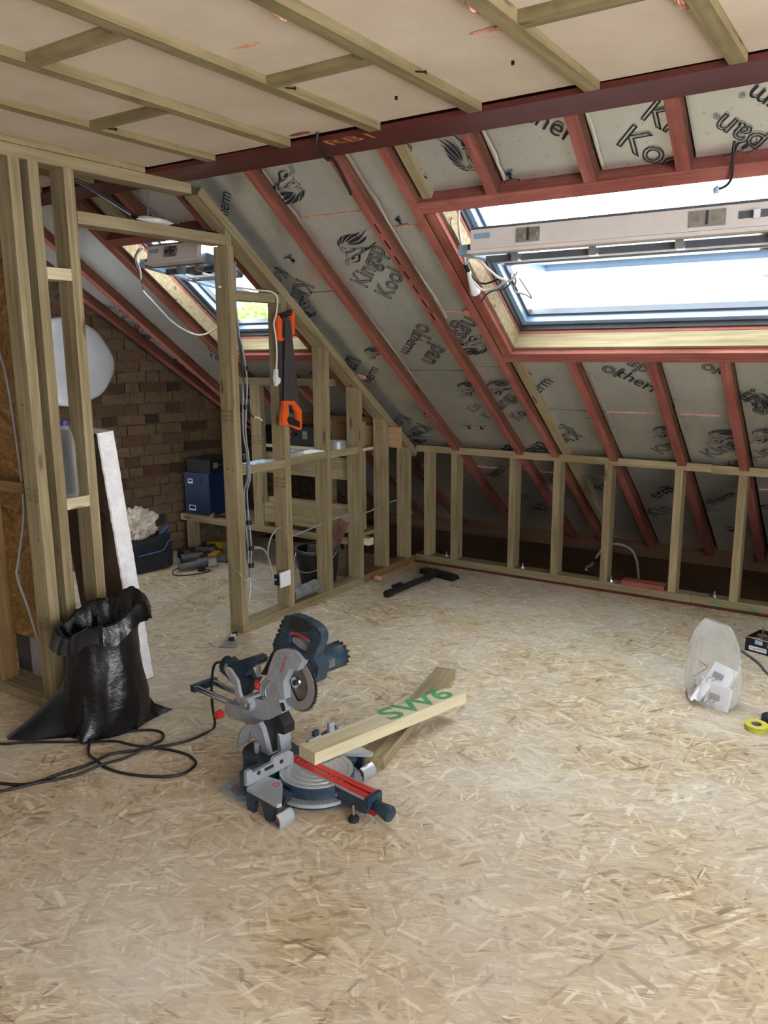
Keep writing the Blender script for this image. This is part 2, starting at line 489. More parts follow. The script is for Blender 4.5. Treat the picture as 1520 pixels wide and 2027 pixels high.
def tim(name, xr, yr, zr, mat, parent=None, bevel=0.003):
    """axis aligned timber given by its extents; the grain follows the longest side"""
    ext = [xr[1] - xr[0], yr[1] - yr[0], zr[1] - zr[0]]
    c = [(a + b) / 2 for a, b in (xr, yr, zr)]
    k = max(range(3), key=lambda i: ext[i])
    if k == 0: rot = Matrix.Identity(3); e = ext
    elif k == 1: rot = Matrix(((0, -1, 0), (1, 0, 0), (0, 0, 1))); e = [ext[1], ext[0], ext[2]]
    else: rot = Matrix(((0, 0, -1), (0, 1, 0), (1, 0, 0))); e = [ext[2], ext[1], ext[0]]
    M = rot.to_4x4(); M.translation = c
    bm = NB(); b_box(bm, -e[0] / 2, e[0] / 2, -e[1] / 2, e[1] / 2, -e[2] / 2, e[2] / 2)
    return fin(name, bm, mat, parent, M, bevel=bevel)
def slab(name, xr, yr, zr, mat, parent=None, bevel=0.0):
    bm = NB(); b_box(bm, xr[0], xr[1], yr[0], yr[1], zr[0], zr[1]); return fin(name, bm, mat, parent, bevel=bevel)

# lettering: font curves turned into flat meshes once
TXT = {}
def build_texts(reqs):
    tmp = []
    for key in reqs:
        s, style = key
        cu = bpy.data.curves.new('lettering', 'FONT'); cu.body = s; cu.size = 1.0
        cu.resolution_u = 3
        if style == 'o':
            cu.fill_mode = 'NONE'; cu.bevel_depth = 0.017; cu.bevel_resolution = 0
        else:
            cu.fill_mode = 'FRONT'; cu.offset = 0.022 if style == 'b' else 0.0
        o = bpy.data.objects.new('lettering', cu); C.objects.link(o); tmp.append((key, o))
    dg = bpy.context.evaluated_depsgraph_get(); dg.update()
    for key, o in tmp:
        me = bpy.data.meshes.new_from_object(o.evaluated_get(dg))
        xs = [v.co.x for v in me.vertices]
        wdt = (max(xs) - min(xs)) if xs else 1.0
        x0 = min(xs) if xs else 0
        cap = 0.7
        for v in me.vertices:
            v.co.x = (v.co.x - x0) / wdt; v.co.y /= wdt; v.co.z = v.co.z / wdt * 0.02
        TXT[key] = me
        cu = o.data; bpy.data.objects.remove(o); bpy.data.curves.remove(cu)
def text(name, s, style, width, mat, parent, M, squash=1.0):
    me = TXT[(s, style)].copy(); me.materials.clear(); me.materials.append(MAT[mat])
    for v in me.vertices: v.co.x *= width; v.co.y *= width * squash; v.co.z *= width
    o = bpy.data.objects.new(name, me); return link(o, parent, M)
# printed lettering on the foil boards: text, style, x, s, width, angle
TEXTS = [('Kingsp', 'o', -2.454, 0.487, 0.363, 45), ('Kool', 'o', -2.358, 0.582, 0.253, 45), ('ol', 'o', -2.278, 0.779, 0.108, -135), ('therm', 's', -2.351, 0.858, 0.249, -135), ('pan', 'o', -2.275, 0.971, 0.209, -135), ('ngsp', 'o', -1.979, 0.734, 0.293, -135), ('Kings', 'o', -2.126, 1.658, 0.221, 45), ('Ko', 'o', -2.032, 1.75, 0.106, 45), ('Kin', 'o', -2.305, 1.678, 0.102, 45), ('K', 'o', -2.231, 1.749, 0.054, 45), ('ther', 's', -1.974, 1.981, 0.227, -135), ('er', 's', -2.218, 2.052, 0.108, -135), ('an', 'o', -1.851, 1.319, 0.092, 45), ('herm', 's', -1.838, 1.483, 0.203, 45), ('Kin', 'o', -1.729, 1.837, 0.148, -135), ('K', 'o', -1.76, 1.765, 0.071, -135), ('ol', 'o', -1.39, 1.203, 0.084, -45), ('therm', 's', -1.322, 1.251, 0.255, -45), ('sp', 'o', -1.243, 1.157, 0.11, -45), ('Kin', 'o', -1.225, 2.056, 0.129, 45), ('ol', 'o', -0.893, 1.177, 0.081, -45), ('th', 's', -0.823, 1.218, 0.071, -45), ('King', 'o', -0.944, 2.07, 0.203, 45), ('Ko', 'o', -0.846, 2.168, 0.095, 45), ('ings', 'o', -0.752, 1.433, 0.228, -45), ('King', 'o', -0.718, 2.068, 0.193, 45), ('pan', 'o', -0.498, -0.12, 0.172, 135), ('therm', 's', -0.352, -0.163, 0.234, 135), ('Koo', 'o', -0.992, -0.183, 0.252, -45), ('Kin', 'o', -0.888, -0.275, 0.17, -45), ('therm', 's', -1.294, -0.354, 0.277, -45), ('er', 's', -1.833, -0.11, 0.092, 45), ('n', 'o', -1.85, -0.309, 0.047, -45), ('herm', 's', -2.973, -0.092, 0.181, 45), ('Kin', 'o', -2.853, 0.38, 0.191, -135), ('Koo', 'o', -2.933, 0.285, 0.177, -135), ('an', 'o', -2.975, 1.241, 0.14, 45), ('herm', 's', -2.924, 1.373, 0.191, 45), ('Kin', 'o', -2.795, 1.836, 0.163, -135), ('Ko', 'o', -2.888, 1.728, 0.139, -135), ('oo', 'o', -2.614, -0.282, 0.076, 45), ('Kool', 'o', -4.594, 0.487, 0.264, -115.8), ('Kings', 'o', -4.496, 0.555, 0.384, -122.3), ('erm', 's', -4.643, 1.35, 0.266, 38.6), ('®', 'r', -0.633, -0.234, 0.021, 135), ('®', 'r', -0.55, -0.299, 0.02, 135)]
LION_POLYS = [[(-0.0151, 0.0745), (-0.0073, 0.0727), (-0.0242, 0.0638), (-0.0331, 0.0584), (-0.0391, 0.0605), (-0.0304, 0.0691)], [(-0.0091, 0.075), (0.0082, 0.0748), (0.0144, 0.0722), (-0.0021, 0.0686), (-0.0171, 0.06), (-0.0263, 0.058), (-0.0148, 0.0685)], [(0.0216, 0.0711), (0.0393, 0.0672), (0.056, 0.0578), (0.0373, 0.0615), (0.017, 0.0604), (-0.0003, 0.055), (-0.0173, 0.0547), (-0.0051, 0.0613), (0.0075, 0.0673)], [(0.0415, 0.0559), (0.0643, 0.0506), (0.0814, 0.0389), (0.1001, 0.0277), (0.0777, 0.0328), (0.0533, 0.0403), (0.0312, 0.0444), (0.0052, 0.0478), (-0.0074, 0.0502), (0.0136, 0.0536)], [(0.0111, 0.0372), (0.0389, 0.037), (0.074, 0.0294), (0.1015, 0.0177), (0.1164, 0.0032), (0.1401, -0.0039), (0.1221, -0.0044), (0.1008, 0.002), (0.0821, 0.0131), (0.0579, 0.0231), (0.0368, 0.0286)], [(0.0097, 0.0277), (0.0418, 0.0219), (0.0679, 0.0098), (0.0954, -0.0045), (0.1157, -0.015), (0.1446, -0.0208), (0.1831, -0.0265), (0.1486, -0.0262), (0.1137, -0.0233), (0.0844, -0.0175), (0.0619, -0.0073), (0.0342, 0.0097)], [(0.006, 0.0242), (0.0304, 0.0062), (0.0545, -0.0143), (0.0753, -0.025), (0.1011, -0.0342), (0.1216, -0.0394), (0.1386, -0.0428), (0.1128, -0.0442), (0.0852, -0.0408), (0.0609, -0.0311), (0.0419, -0.0174), (0.0213, 0.004)], [(0.0303, -0.0347), (0.0432, -0.046), (0.0154, -0.0572), (-0.009, -0.0483), (0.0113, -0.0508), (0.024, -0.0503), (0.0315, -0.0431)], [(0.0502, -0.0535), (0.0507, -0.0625), (0.0591, -0.0735), (0.087, -0.0821), (0.1213, -0.0912), (0.1229, -0.096), (0.0832, -0.0883), (0.05, -0.0785), (0.0166, -0.0632), (0.0348, -0.0587)], [(-0.0356, -0.0415), (-0.0176, -0.0531), (-0.0722, -0.0639), (-0.0979, -0.0457), (-0.1234, -0.0191), (-0.0957, -0.0398), (-0.0727, -0.0545), (-0.0518, -0.0494)], [(-0.0792, -0.0142), (-0.059, -0.0256), (-0.0586, -0.0349), (-0.0745, -0.0347), (-0.0911, -0.0251)], [(-0.0355, 0.0387), (-0.0388, 0.0286), (-0.0212, 0.0212), (-0.0277, 0.0285), (-0.0479, 0.0319)], [(-0.0144, 0.0169), (-0.0043, -0.002), (0.0127, -0.0231), (0.0005, -0.0168), (-0.0097, -0.0006)], [(-0.0531, 0.0214), (-0.0408, 0.0055), (-0.0518, 0.0083), (-0.0589, 0.0174)]]
LION_STROKES = [[(-0.0337, 0.0591), (-0.0538, 0.0453), (-0.0711, 0.0361), (-0.0734, 0.0275), (-0.0606, 0.0197), (-0.0478, 0.0146), (-0.0427, 0.005)], [(-0.0416, 0.0467), (-0.0298, 0.0426), (-0.0229, 0.0335)], [(-0.035, 0.0095), (-0.0227, -0.0037), (-0.0014, -0.0172)], [(-0.0538, 0.0051), (-0.0358, -0.0067), (-0.005, -0.0181), (0.0163, -0.0289), (0.0248, -0.04), (0.0153, -0.0503), (-0.01, -0.0459), (-0.0388, -0.0315), (-0.0588, -0.0202)], [(-0.0594, 0.0065), (-0.0761, 0.0108), (-0.0905, 0.0061), (-0.0881, -0.0028), (-0.096, -0.0073), (-0.0926, -0.0173)], [(-0.0982, -0.0132), (-0.1146, 0.002), (-0.1319, 0.0035), (-0.1441, -0.0075), (-0.1449, -0.0213), (-0.1353, -0.0246), (-0.1289, -0.0122), (-0.1209, -0.0076), (-0.1116, -0.0136)], [(-0.0588, -0.0202), (-0.0318, -0.0406), (0.0075, -0.0629), (0.0202, -0.0623)]]
LIONS = [(-2.379, .195, 45, 1), (-2.50, -.203, 225, 1), (-2.03, .994, 225, .9), (-2.045, 1.39, 45, .8), (-2.247, 1.407, 45, .8), (-1.175, 1.798, 45, .7), (-.875, 1.818, 45, .8), (-.653, 1.786, 45, .8), (-.656, 1.451, -45, .8), (-1.58, -.22, 135, .85), (-2.961, .637, -135, .8), (-2.741, 1.052, 45, .6), (-2.894, 2.043, -135, .8), (-0.60, -.04, 225, .8), (-4.50, .80, -120, .8), (-3.30, 1.30, 45, .8), (-2.28, 2.98, 225, .7), (-1.28, 2.52, 45, .6), (-.90, 3.0, 225, .7), (-4.02, 1.05, -110, .7)]
build_texts(sorted({(t[0], 's' if t[1] == 'r' else t[1]) for t in TEXTS} | {('SW6', 'b'), ('RB1', 's'), ('BOSCH', 'b'), ('TE', 's'), ('ther', 's'), ('Speed Pro', 's'), ('D2', 's'), ('herm', 's'), ('Koo', 'o'), ('ngs', 'o'), ('therm', 's'), ('Kin', 'o'), ('erm', 's'), ('Kool', 'o'), ('KD C24', 's'), ('HT UK', 's')}))

# ================================================================== floor
floor = struct('floor', 'oriented strand board floor covered in sawdust')
ysplit = [YBACK, -0.38, 0.84, 2.06, 3.28, 4.862]
for i in range(len(ysplit) - 1):
    xo = -4.95 - (0.0 if i % 2 else 1.2)
    x = xo
    while x < 1.6:
        x0, x1 = max(x, -4.95), min(x + 2.4, 1.6)
        if x1 - x0 > 0.05:
            slab('osb_board', (x0 + .0006, x1 - .0006), (ysplit[i] + .0006, ysplit[i + 1] - .0006), (-0.018, 0.0), 'osb_floor', floor)
        x += 2.4
slab('joist_deck', (-5.0, 1.65), (YBACK - .1, 6.1), (-0.10, -0.0185), 'brown_board', floor)

# ================================================================== flat ceiling
ZB = 2.275           # underside of the joists
ceil = struct('ceiling', 'flat ceiling of insulation boards between sawn joists')
JX = [-4.55, -4.14, -3.74, -3.34, -2.925, -2.559, -2.159, -1.744, -1.343, -0.946, -0.532, -0.13, 0.27, 0.67, 1.07, 1.47]
slab('roof_deck', (-5.0, 1.7), (YBACK - .1, 2.80), (2.345, 2.38), 'brown_board', ceil)
for i, x in enumerate(JX):
    if i == 4:
        tim('ceiling_joist', (x - .08, x + .0), (YBACK, 2.55), (ZB + .001, ZB + .07), 'joist_timber', ceil)
        continue
    tim('ceiling_joist', (x, x + .047), (YBACK, 2.563), (ZB, ZB + .07), 'joist_timber', ceil)
# boards between joists, split where a noggin runs across
def bay_edges(i):
    a = JX[i] + (.0 if i == 4 else .047); b = JX[i + 1] - (.08 if i + 1 == 4 else 0)
    return a, b
NOGS = {5: [1.953], 6: [1.45], 7: [1.955, .3], 9: [1.958, .7], 4: [0.9], 8: [.8], 10: [1.1]}
for i in range(len(JX) - 1):
    a, b = bay_edges(i)
    cuts = [YBACK] + sorted(NOGS.get(i, [0.6])) + [2.565]
    for k in range(len(cuts) - 1):
        y0 = cuts[k] + (.048 if k else 0); y1 = cuts[k + 1]
        dz = random.uniform(-.004, .005)
        bm = NB(); b_box(bm, a + .001, b - .001, y0, y1, ZB + .026 + dz, ZB + .066)
        fin('insulation_board', bm, 'ceiling_board', ceil)
        if k: tim('noggin', (a, b), (cuts[k], cuts[k] + .047), (ZB + .001, ZB + .06), 'joist_timber', ceil)
# nails sticking out of the joists
for (x, y) in ((-2.515, 2.03), (-1.70, 2.04), (-1.30, 2.14)):
    bm = NB(); b_cyl(bm, (x, y, ZB + .012), (x + .03, y + .012, ZB + .008), .0022, seg=6); b_cyl(bm, (x + .03, y + .012, ZB + .008), (x + .033, y + .013, ZB + .008), .006, seg=8)
    fin('nail', bm, 'screw_black', ceil)
for (x, y) in ((-1.02, 2.20), (-1.45, 2.28), (-.45, 1.9)):
    bm = NB(); b_cyl(bm, (x, y, ZB + .004), (x, y, ZB - .006), .005, seg=8); fin('nail', bm, 'screw_black', ceil)
# torn foam showing beside the joists
for (x, y, l) in ((-.54, 2.07, .16), (-1.345, 1.62, .1), (-.95, 1.84, .08)):
    bm = NB(); bmesh.ops.create_icosphere(bm, subdivisions=3, radius=1)
    for v in bm.verts:
        n = noise.noise(v.co * 2.7 + Vector((x * 9, y, 0))); v.co = Vector((v.co.x * .012, v.co.y * l * .5, v.co.z * .02)) * (1 + .5 * n)
    fin('torn_foam', bm, 'pink_foam', ceil, Matrix.Translation((x - .006, y, ZB + .022)), smooth=60)

for (x, y, sx, sy) in ((-2.03, 2.52, .045, .010), (-1.0, 2.02, .05, .012), (-1.58, 1.75, .05, .012)):
    bm = NB(); bmesh.ops.create_icosphere(bm, subdivisions=3, radius=1)
    for v in bm.verts:
        n = noise.noise(v.co * 3.1 + Vector((x * 9, y, 0))); v.co = Vector((v.co.x * sx, v.co.y * sy, v.co.z * .003)) * (1 + .7 * n)
    fin('torn_foam', bm, 'red_timber' if x < -2 else 'pink_foam', ceil, Matrix.Translation((x, y, ZB + .025)), smooth=40)
# steel ridge beam with its flange and web
beam = struct('steel_beam', 'dark red primed steel ridge beam')
bm = NB(); b_box(bm, -4.80, 1.6, 2.565, 2.775, ZB - .001, ZB + .018); fin('bottom_flange', bm, 'steel_primer', beam, bevel=.002)
bm = NB(); b_box(bm, -4.80, 1.6, 2.662, 2.674, ZB + .018, ZB + .068); fin('web', bm, 'steel_primer', beam)
text('chalk_mark', 'RB1', 's', .20, 'yellow_chalk', beam, Matrix.Translation((-1.96, 2.63, ZB - .0018)) @ Matrix.Rotation(math.pi, 4, 'X'), .7)

# ================================================================== sloped roof
slope = struct('ceiling_slope', 'sloping roof of red stained rafters with printed foil insulation boards')
def rafter(x0, x1, s0, s1, mat='red_timber', off=0.0, dep=.10, w=.048, name='rafter', sides=True):
    N = Vector((0, ST, CT))
    o = timber(name, SL(x0, s0, off + dep / 2), SL(x1, s1, off + dep / 2), w, dep, mat, slope, up=N)
    if sides and mat == 'red_timber':            # pink preservative on the undersides; sides browner, partly shade put into the colour
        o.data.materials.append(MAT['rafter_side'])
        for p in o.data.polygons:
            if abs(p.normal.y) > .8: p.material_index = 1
    return o
S_END = 3.42
for x in (-2.607, -2.135): rafter(x, x, -.40, S_END)
rafter(-1.890, -1.890, -.40, S_END)
rafter(-1.832, -1.832, 0.0, 1.003, w=.052, sides=False)
rafter(-1.822, -1.822, -.40, -.068, 'treated_timber', off=.02, dep=.08, w=.042)
rafter(-1.822, -1.822, 1.08, S_END, 'treated_timber', off=.02, dep=.08, w=.045)
for x in (-1.505, -1.100, -.762, -.36, -.02):
    rafter(x, x - .008, -.40, -.068, w=.05); rafter(x, x - .02, 1.08, S_END, w=.05)
for x in (.09, .50, .92, 1.34): rafter(x, x, -.40, S_END)
# trimmers round the large skylight
def cross(x0, x1, s0, s1, off=0.0, dep=.10, mat='red_timber', name='trimmer'):
    sm = (s0 + s1) / 2
    return timber(name, SL(x0, sm, off + dep / 2), SL(x1, sm, off + dep / 2), s1 - s0, dep, mat, slope, up=Vector((0, ST, CT)))
cross(-1.866, .066, -.066, -.004)
cross(-1.866, .066, 1.006, 1.078)
# second room
rafter(-3.935, -3.912, -.40, S_END, w=.05)
rafter(-4.400, -4.270, -.30, S_END, w=.05)
rafter(-4.76, -4.30, -.30, 2.6, w=.055)
rafter(-3.108, -3.108, -.40, S_END, w=.05)
rafter(-3.50, -3.50, -.40, -.078, w=.045); rafter(-3.50, -3.50, 1.08, S_END, w=.045)
rafter(-3.72, -3.72, -.40, -.078, 'treated_timber', off=.02, dep=.08, w=.045)
cross(-3.911, -3.132, -.076, -.022); cross(-3.911, -3.132, 1.006, 1.078)

# insulation boards in the bays
boards = []
def iboard(q, off=.05, mat='foil_facing', th=.05):
    """q = corners (x, s) anticlockwise as seen from the room"""
    cx = sum(p[0] for p in q) / len(q); cs = sum(p[1] for p in q) / len(q)
    M = slope_matrix(cx, cs, off + random.uniform(-.003, .003)) @ Matrix.Rotation(R(random.uniform(-.35, .35)), 4, 'X')
    bm = NB(); b_prism(bm, [(p[0] - cx, -(p[1] - cs)) for p in q], 0.0, -th)
    o = fin('insulation_board', bm, mat, slope, M, bevel=.003)
    boards.append((min(p[0] for p in q), max(p[0] for p in q), min(p[1] for p in q), max(p[1] for p in q), o, M))
    return o
def bay(x0, x1, cuts, gap=.004):
    for a, b in zip(cuts, cuts[1:]):
        iboard([(x0, a + gap), (x1, a + gap), (x1, b - gap), (x0, b - gap)])
bay(-3.082, -2.634, [-.52, .50, .82, 2.02, 2.8, 3.42])
bay(-2.582, -2.160, [-.52, -.017, 1.228, 2.42, 2.80, 3.42])
bay(-2.110, -1.916, [-.52, .10, .705, 1.19, 2.42, 2.80, 3.42])
for a, b in ((-1.800, -1.534), (-1.476, -1.13), (-1.070, -.79), (-.734, -.388), (-.332, -.05), (.116, .475)):
    if a < .1: bay(a, b, [-.52, -.07])
    else: bay(a, b, [-.52, 1.0])
    bay(a, b, [1.082, 1.62, 2.42, 2.80, 3.42])
bay(.525, .895, [-.52, .7, 1.9, 3.42]); bay(.945, 1.315, [-.52, .7, 1.9, 3.42]); bay(1.365, 1.60, [-.52, .7, 1.9, 3.42])
bay(-3.47, -3.135, [1.082, 2.0, 3.42]); bay(-3.885, -3.53, [1.082, 1.9, 3.42])
bay(-3.47, -3.135, [-.52, -.08])
for c in ([-.34, .72], [.724, 2.0], [2.004, 3.42]):
    def xl(s): return -4.395 + .0350 * (s + .3) + .03
    iboard([(xl(c[0]), c[0]), (-3.962, c[0]), (-3.945, c[1]), (xl(c[1]), c[1])])
for c in ([-.34, .95], [.954, 2.2]):
    def xa(s): return -4.76 + .1586 * (s + .3) + .032
    def xb(s): return -4.400 + .0350 * (s + .3) - .03
    iboard([(xa(c[0]), c[0]), (xb(c[0]), c[0]), (xb(c[1]), c[1]), (xa(c[1]), c[1])])
# pink foam edges showing in the joints
for (x0, x1, s) in ((-2.58, -2.16, -.017), (-2.11, -1.92, .705), (-1.47, -1.13, 1.62), (-1.07, -.79, 1.62), (-2.11, -1.92, .10), (-2.58, -2.16, 2.42), (-2.11, -1.92, 2.42), (-1.47, -1.13, 2.80), (-.73, -.39, 2.42)):
    bm = NB(); b_prism(bm, [(x0, -.006), (x1, -.003), (x1, .003), (x0, .006)], -.02, -.001)
    fin('foam_edge', bm, 'pink_foam', slope, slope_matrix(0, s, .047))
# torn foil tape along the rafters
for (x, s0, s1) in ((-2.577, -.35, .05), (-2.577, .6, 1.5), (-2.105, -.40, .3), (-2.105, .35, .75), (-1.46, 1.25, 1.75), (-.985 - .085, 1.55, 1.8), (-1.47, -.38, -.09), (-1.07, -.38, -.09)):
    bm = NB(); n = 14; V = []
    for k in range(n + 1):
        s = s0 + (s1 - s0) * k / n
        wv = .006 + .012 * abs(noise.noise(Vector((x * 5, s * 9, 0))))
        V.append((bm.verts.new((0, -s, .002)), bm.verts.new((wv, -s, .001 + .012 * abs(noise.noise(Vector((s * 14, x, 2)))))), bm.verts.new((wv * 1.8, -s, 0.0))))
    for A, B in zip(V, V[1:]):
        bm.faces.new((A[0], A[1], B[1], B[0])); bm.faces.new((A[1], A[2], B[2], B[1]))
    fin('foil_tape', bm, 'foil_facing', slope, slope_matrix(x, 0, .046), smooth=180)

def print_parent(x, s):
    best = None
    for b in boards:
        if b[0] <= x <= b[1] and b[2] <= s <= b[3]: return b
        d = max(b[0] - x, x - b[1], 0) + max(b[2] - s, s - b[3], 0)
        if best is None or d < best[0]: best = (d, b)
    return best[1]
def add_print(name, me_or_fn, x, s, ang, off=.0435):
    b = print_parent(x, s)
    M = b[5].inverted() @ slope_matrix(x, s, off, ang)
    return me_or_fn(b[4], M)
TEXTS += [('herm', 's', -2.50, 2.56, .20, 45), ('Koo', 'o', -2.44, 2.95, .18, 45), ('ngs', 'o', -2.08, 2.62, .16, 45), ('therm', 's', -1.74, 2.62, .22, 45), ('Kin', 'o', -1.42, 2.95, .18, 45), ('erm', 's', -1.36, 2.66, .18, 45), ('therm', 's', -1.02, 2.68, .22, 45), ('herm', 's', -.70, 2.66, .20, 45), ('Kool', 'o', -3.90, 1.70, .24, -110), ('erm', 's', -4.16, 1.62, .18, 40)]
for (s_, st, x, s, wd, ang) in TEXTS:
    if s > 1.2: wd *= 1.12
    mx, ms = x + .5 * wd * math.cos(R(ang)), s - .5 * wd * math.sin(R(ang))
    b = print_parent(mx, ms)
    text('printed_text', s_, 's' if st == 'r' else st, wd, 'print_ink', b[4], b[5].inverted() @ slope_matrix(x, s, .0435, ang), 1.0)
def ribbon(bm, pts, wd):
    P = [Vector((p[0], p[1], 0)) for p in pts]; V = []
    for i, p in enumerate(P):
        d = (P[min(i + 1, len(P) - 1)] - P[max(i - 1, 0)]).normalized(); n = Vector((-d.y, d.x, 0)) * wd / 2
        V.append((bm.verts.new(p + n), bm.verts.new(p - n)))
    for A, B in zip(V, V[1:]): bm.faces.new((A[0], A[1], B[1], B[0]))
def lion_mesh():
    bm = NB()
    for P in LION_POLYS:
        try: bm.faces.new([bm.verts.new((x, y, 0)) for x, y in P])
        except ValueError: pass
    for P in LION_STROKES: ribbon(bm, P, .0032)
    bmesh.ops.triangulate(bm, faces=[f for f in bm.faces if len(f.verts) > 4])
    return mesh_from('printed_lion', bm, 'print_ink')
LM = lion_mesh()
for (x, s, ang, sc) in LIONS:
    b = print_parent(x, s)
    o = bpy.data.objects.new('printed_lion', LM)
    link(o, b[4], b[5].inverted() @ slope_matrix(x, s, .0435, ang) @ Matrix.Scale(sc, 4))
def picto():
    bm = NB()
    for x0, x1, y0, y1 in ((-.006, .006, -.02, .02), (-.035, .035, -.026, -.022), (-.012, .012, .0, .016), (.016, .022, .02, .026), (-.035, -.031, -.034, -.022), (.031, .035, -.034, -.022)):
        bm.faces.new([bm.verts.new(c) for c in ((x0, y0, 0), (x1, y0, 0), (x1, y1, 0), (x0, y1, 0))])
    return mesh_from('printed_pictogram', bm, 'print_ink')
PM = picto()
for (x, s, ang) in ((-2.79, .24, 200), (-2.04, .06, 10), (-2.42, 1.86, 180), (-2.33, 1.86, 180), (-1.55, 1.66, 0), (-1.10, 1.55, 90), (-1.35, 2.18, 0), (-1.435, -.11, 0), (-2.68, 1.72, 20)):
    b = print_parent(x, s)
    link(bpy.data.objects.new('printed_pictogram', PM), b[4], b[5].inverted() @ slope_matrix(x, s, .0435, ang))

# screw slots in one rafter and scraps of foam clinging to the framing
for k in range(7):
    bm = NB(); b_box(bm, -.004, .004, -.03, .03, -.0005, .0008); fin('slot', bm, 'screw_black', slope, slope_matrix(-2.133, .05 + .105 * k, .0, 3))
for (x, s, sx) in ((-2.64, .02, .022), (-2.64, -.36, .03), (-2.955, 1.30, .03), (-1.95, .72, .04), (-1.93, .12, .03), (-2.15, .70, .03)):
    bm = NB(); bmesh.ops.create_icosphere(bm, subdivisions=3, radius=1)
    for v in bm.verts:
        n = noise.noise(v.co * 2.3 + Vector((x * 9, s, 0))); v.co = Vector((v.co.x * sx, v.co.y * sx * .8, v.co.z * .010)) * (1 + .6 * n)
    fin('torn_foam', bm, 'pink_foam', slope, slope_matrix(x, s, .042), smooth=40)
# roof deck behind the boards, left open where the skylights are
def deck(x0, x1, s0, s1):
    bm = NB(); b_box(bm, x0, x1, -s1, -s0, -.03, 0.0)
    fin('roof_deck', bm, 'brown_board', slope, slope_matrix(0, 0, .104))
a1, b1 = SKY1[0] - .01, SKY1[1] + .01; a2, b2 = SKY2[0] - .01, SKY2[1] + .01
deck(-5.0, a2, -.72, 3.6); deck(b2, a1, -.72, 3.6); deck(b1, 1.7, -.72, 3.6)
for a, b in ((a1, b1), (a2, b2)):
    deck(a, b, -.72, -.01); deck(a, b, 1.015, 3.6)
slab('ridge_closer', (-5.0, 1.7), (2.52, 2.60), (2.36, 2.72), 'brown_board', slope)

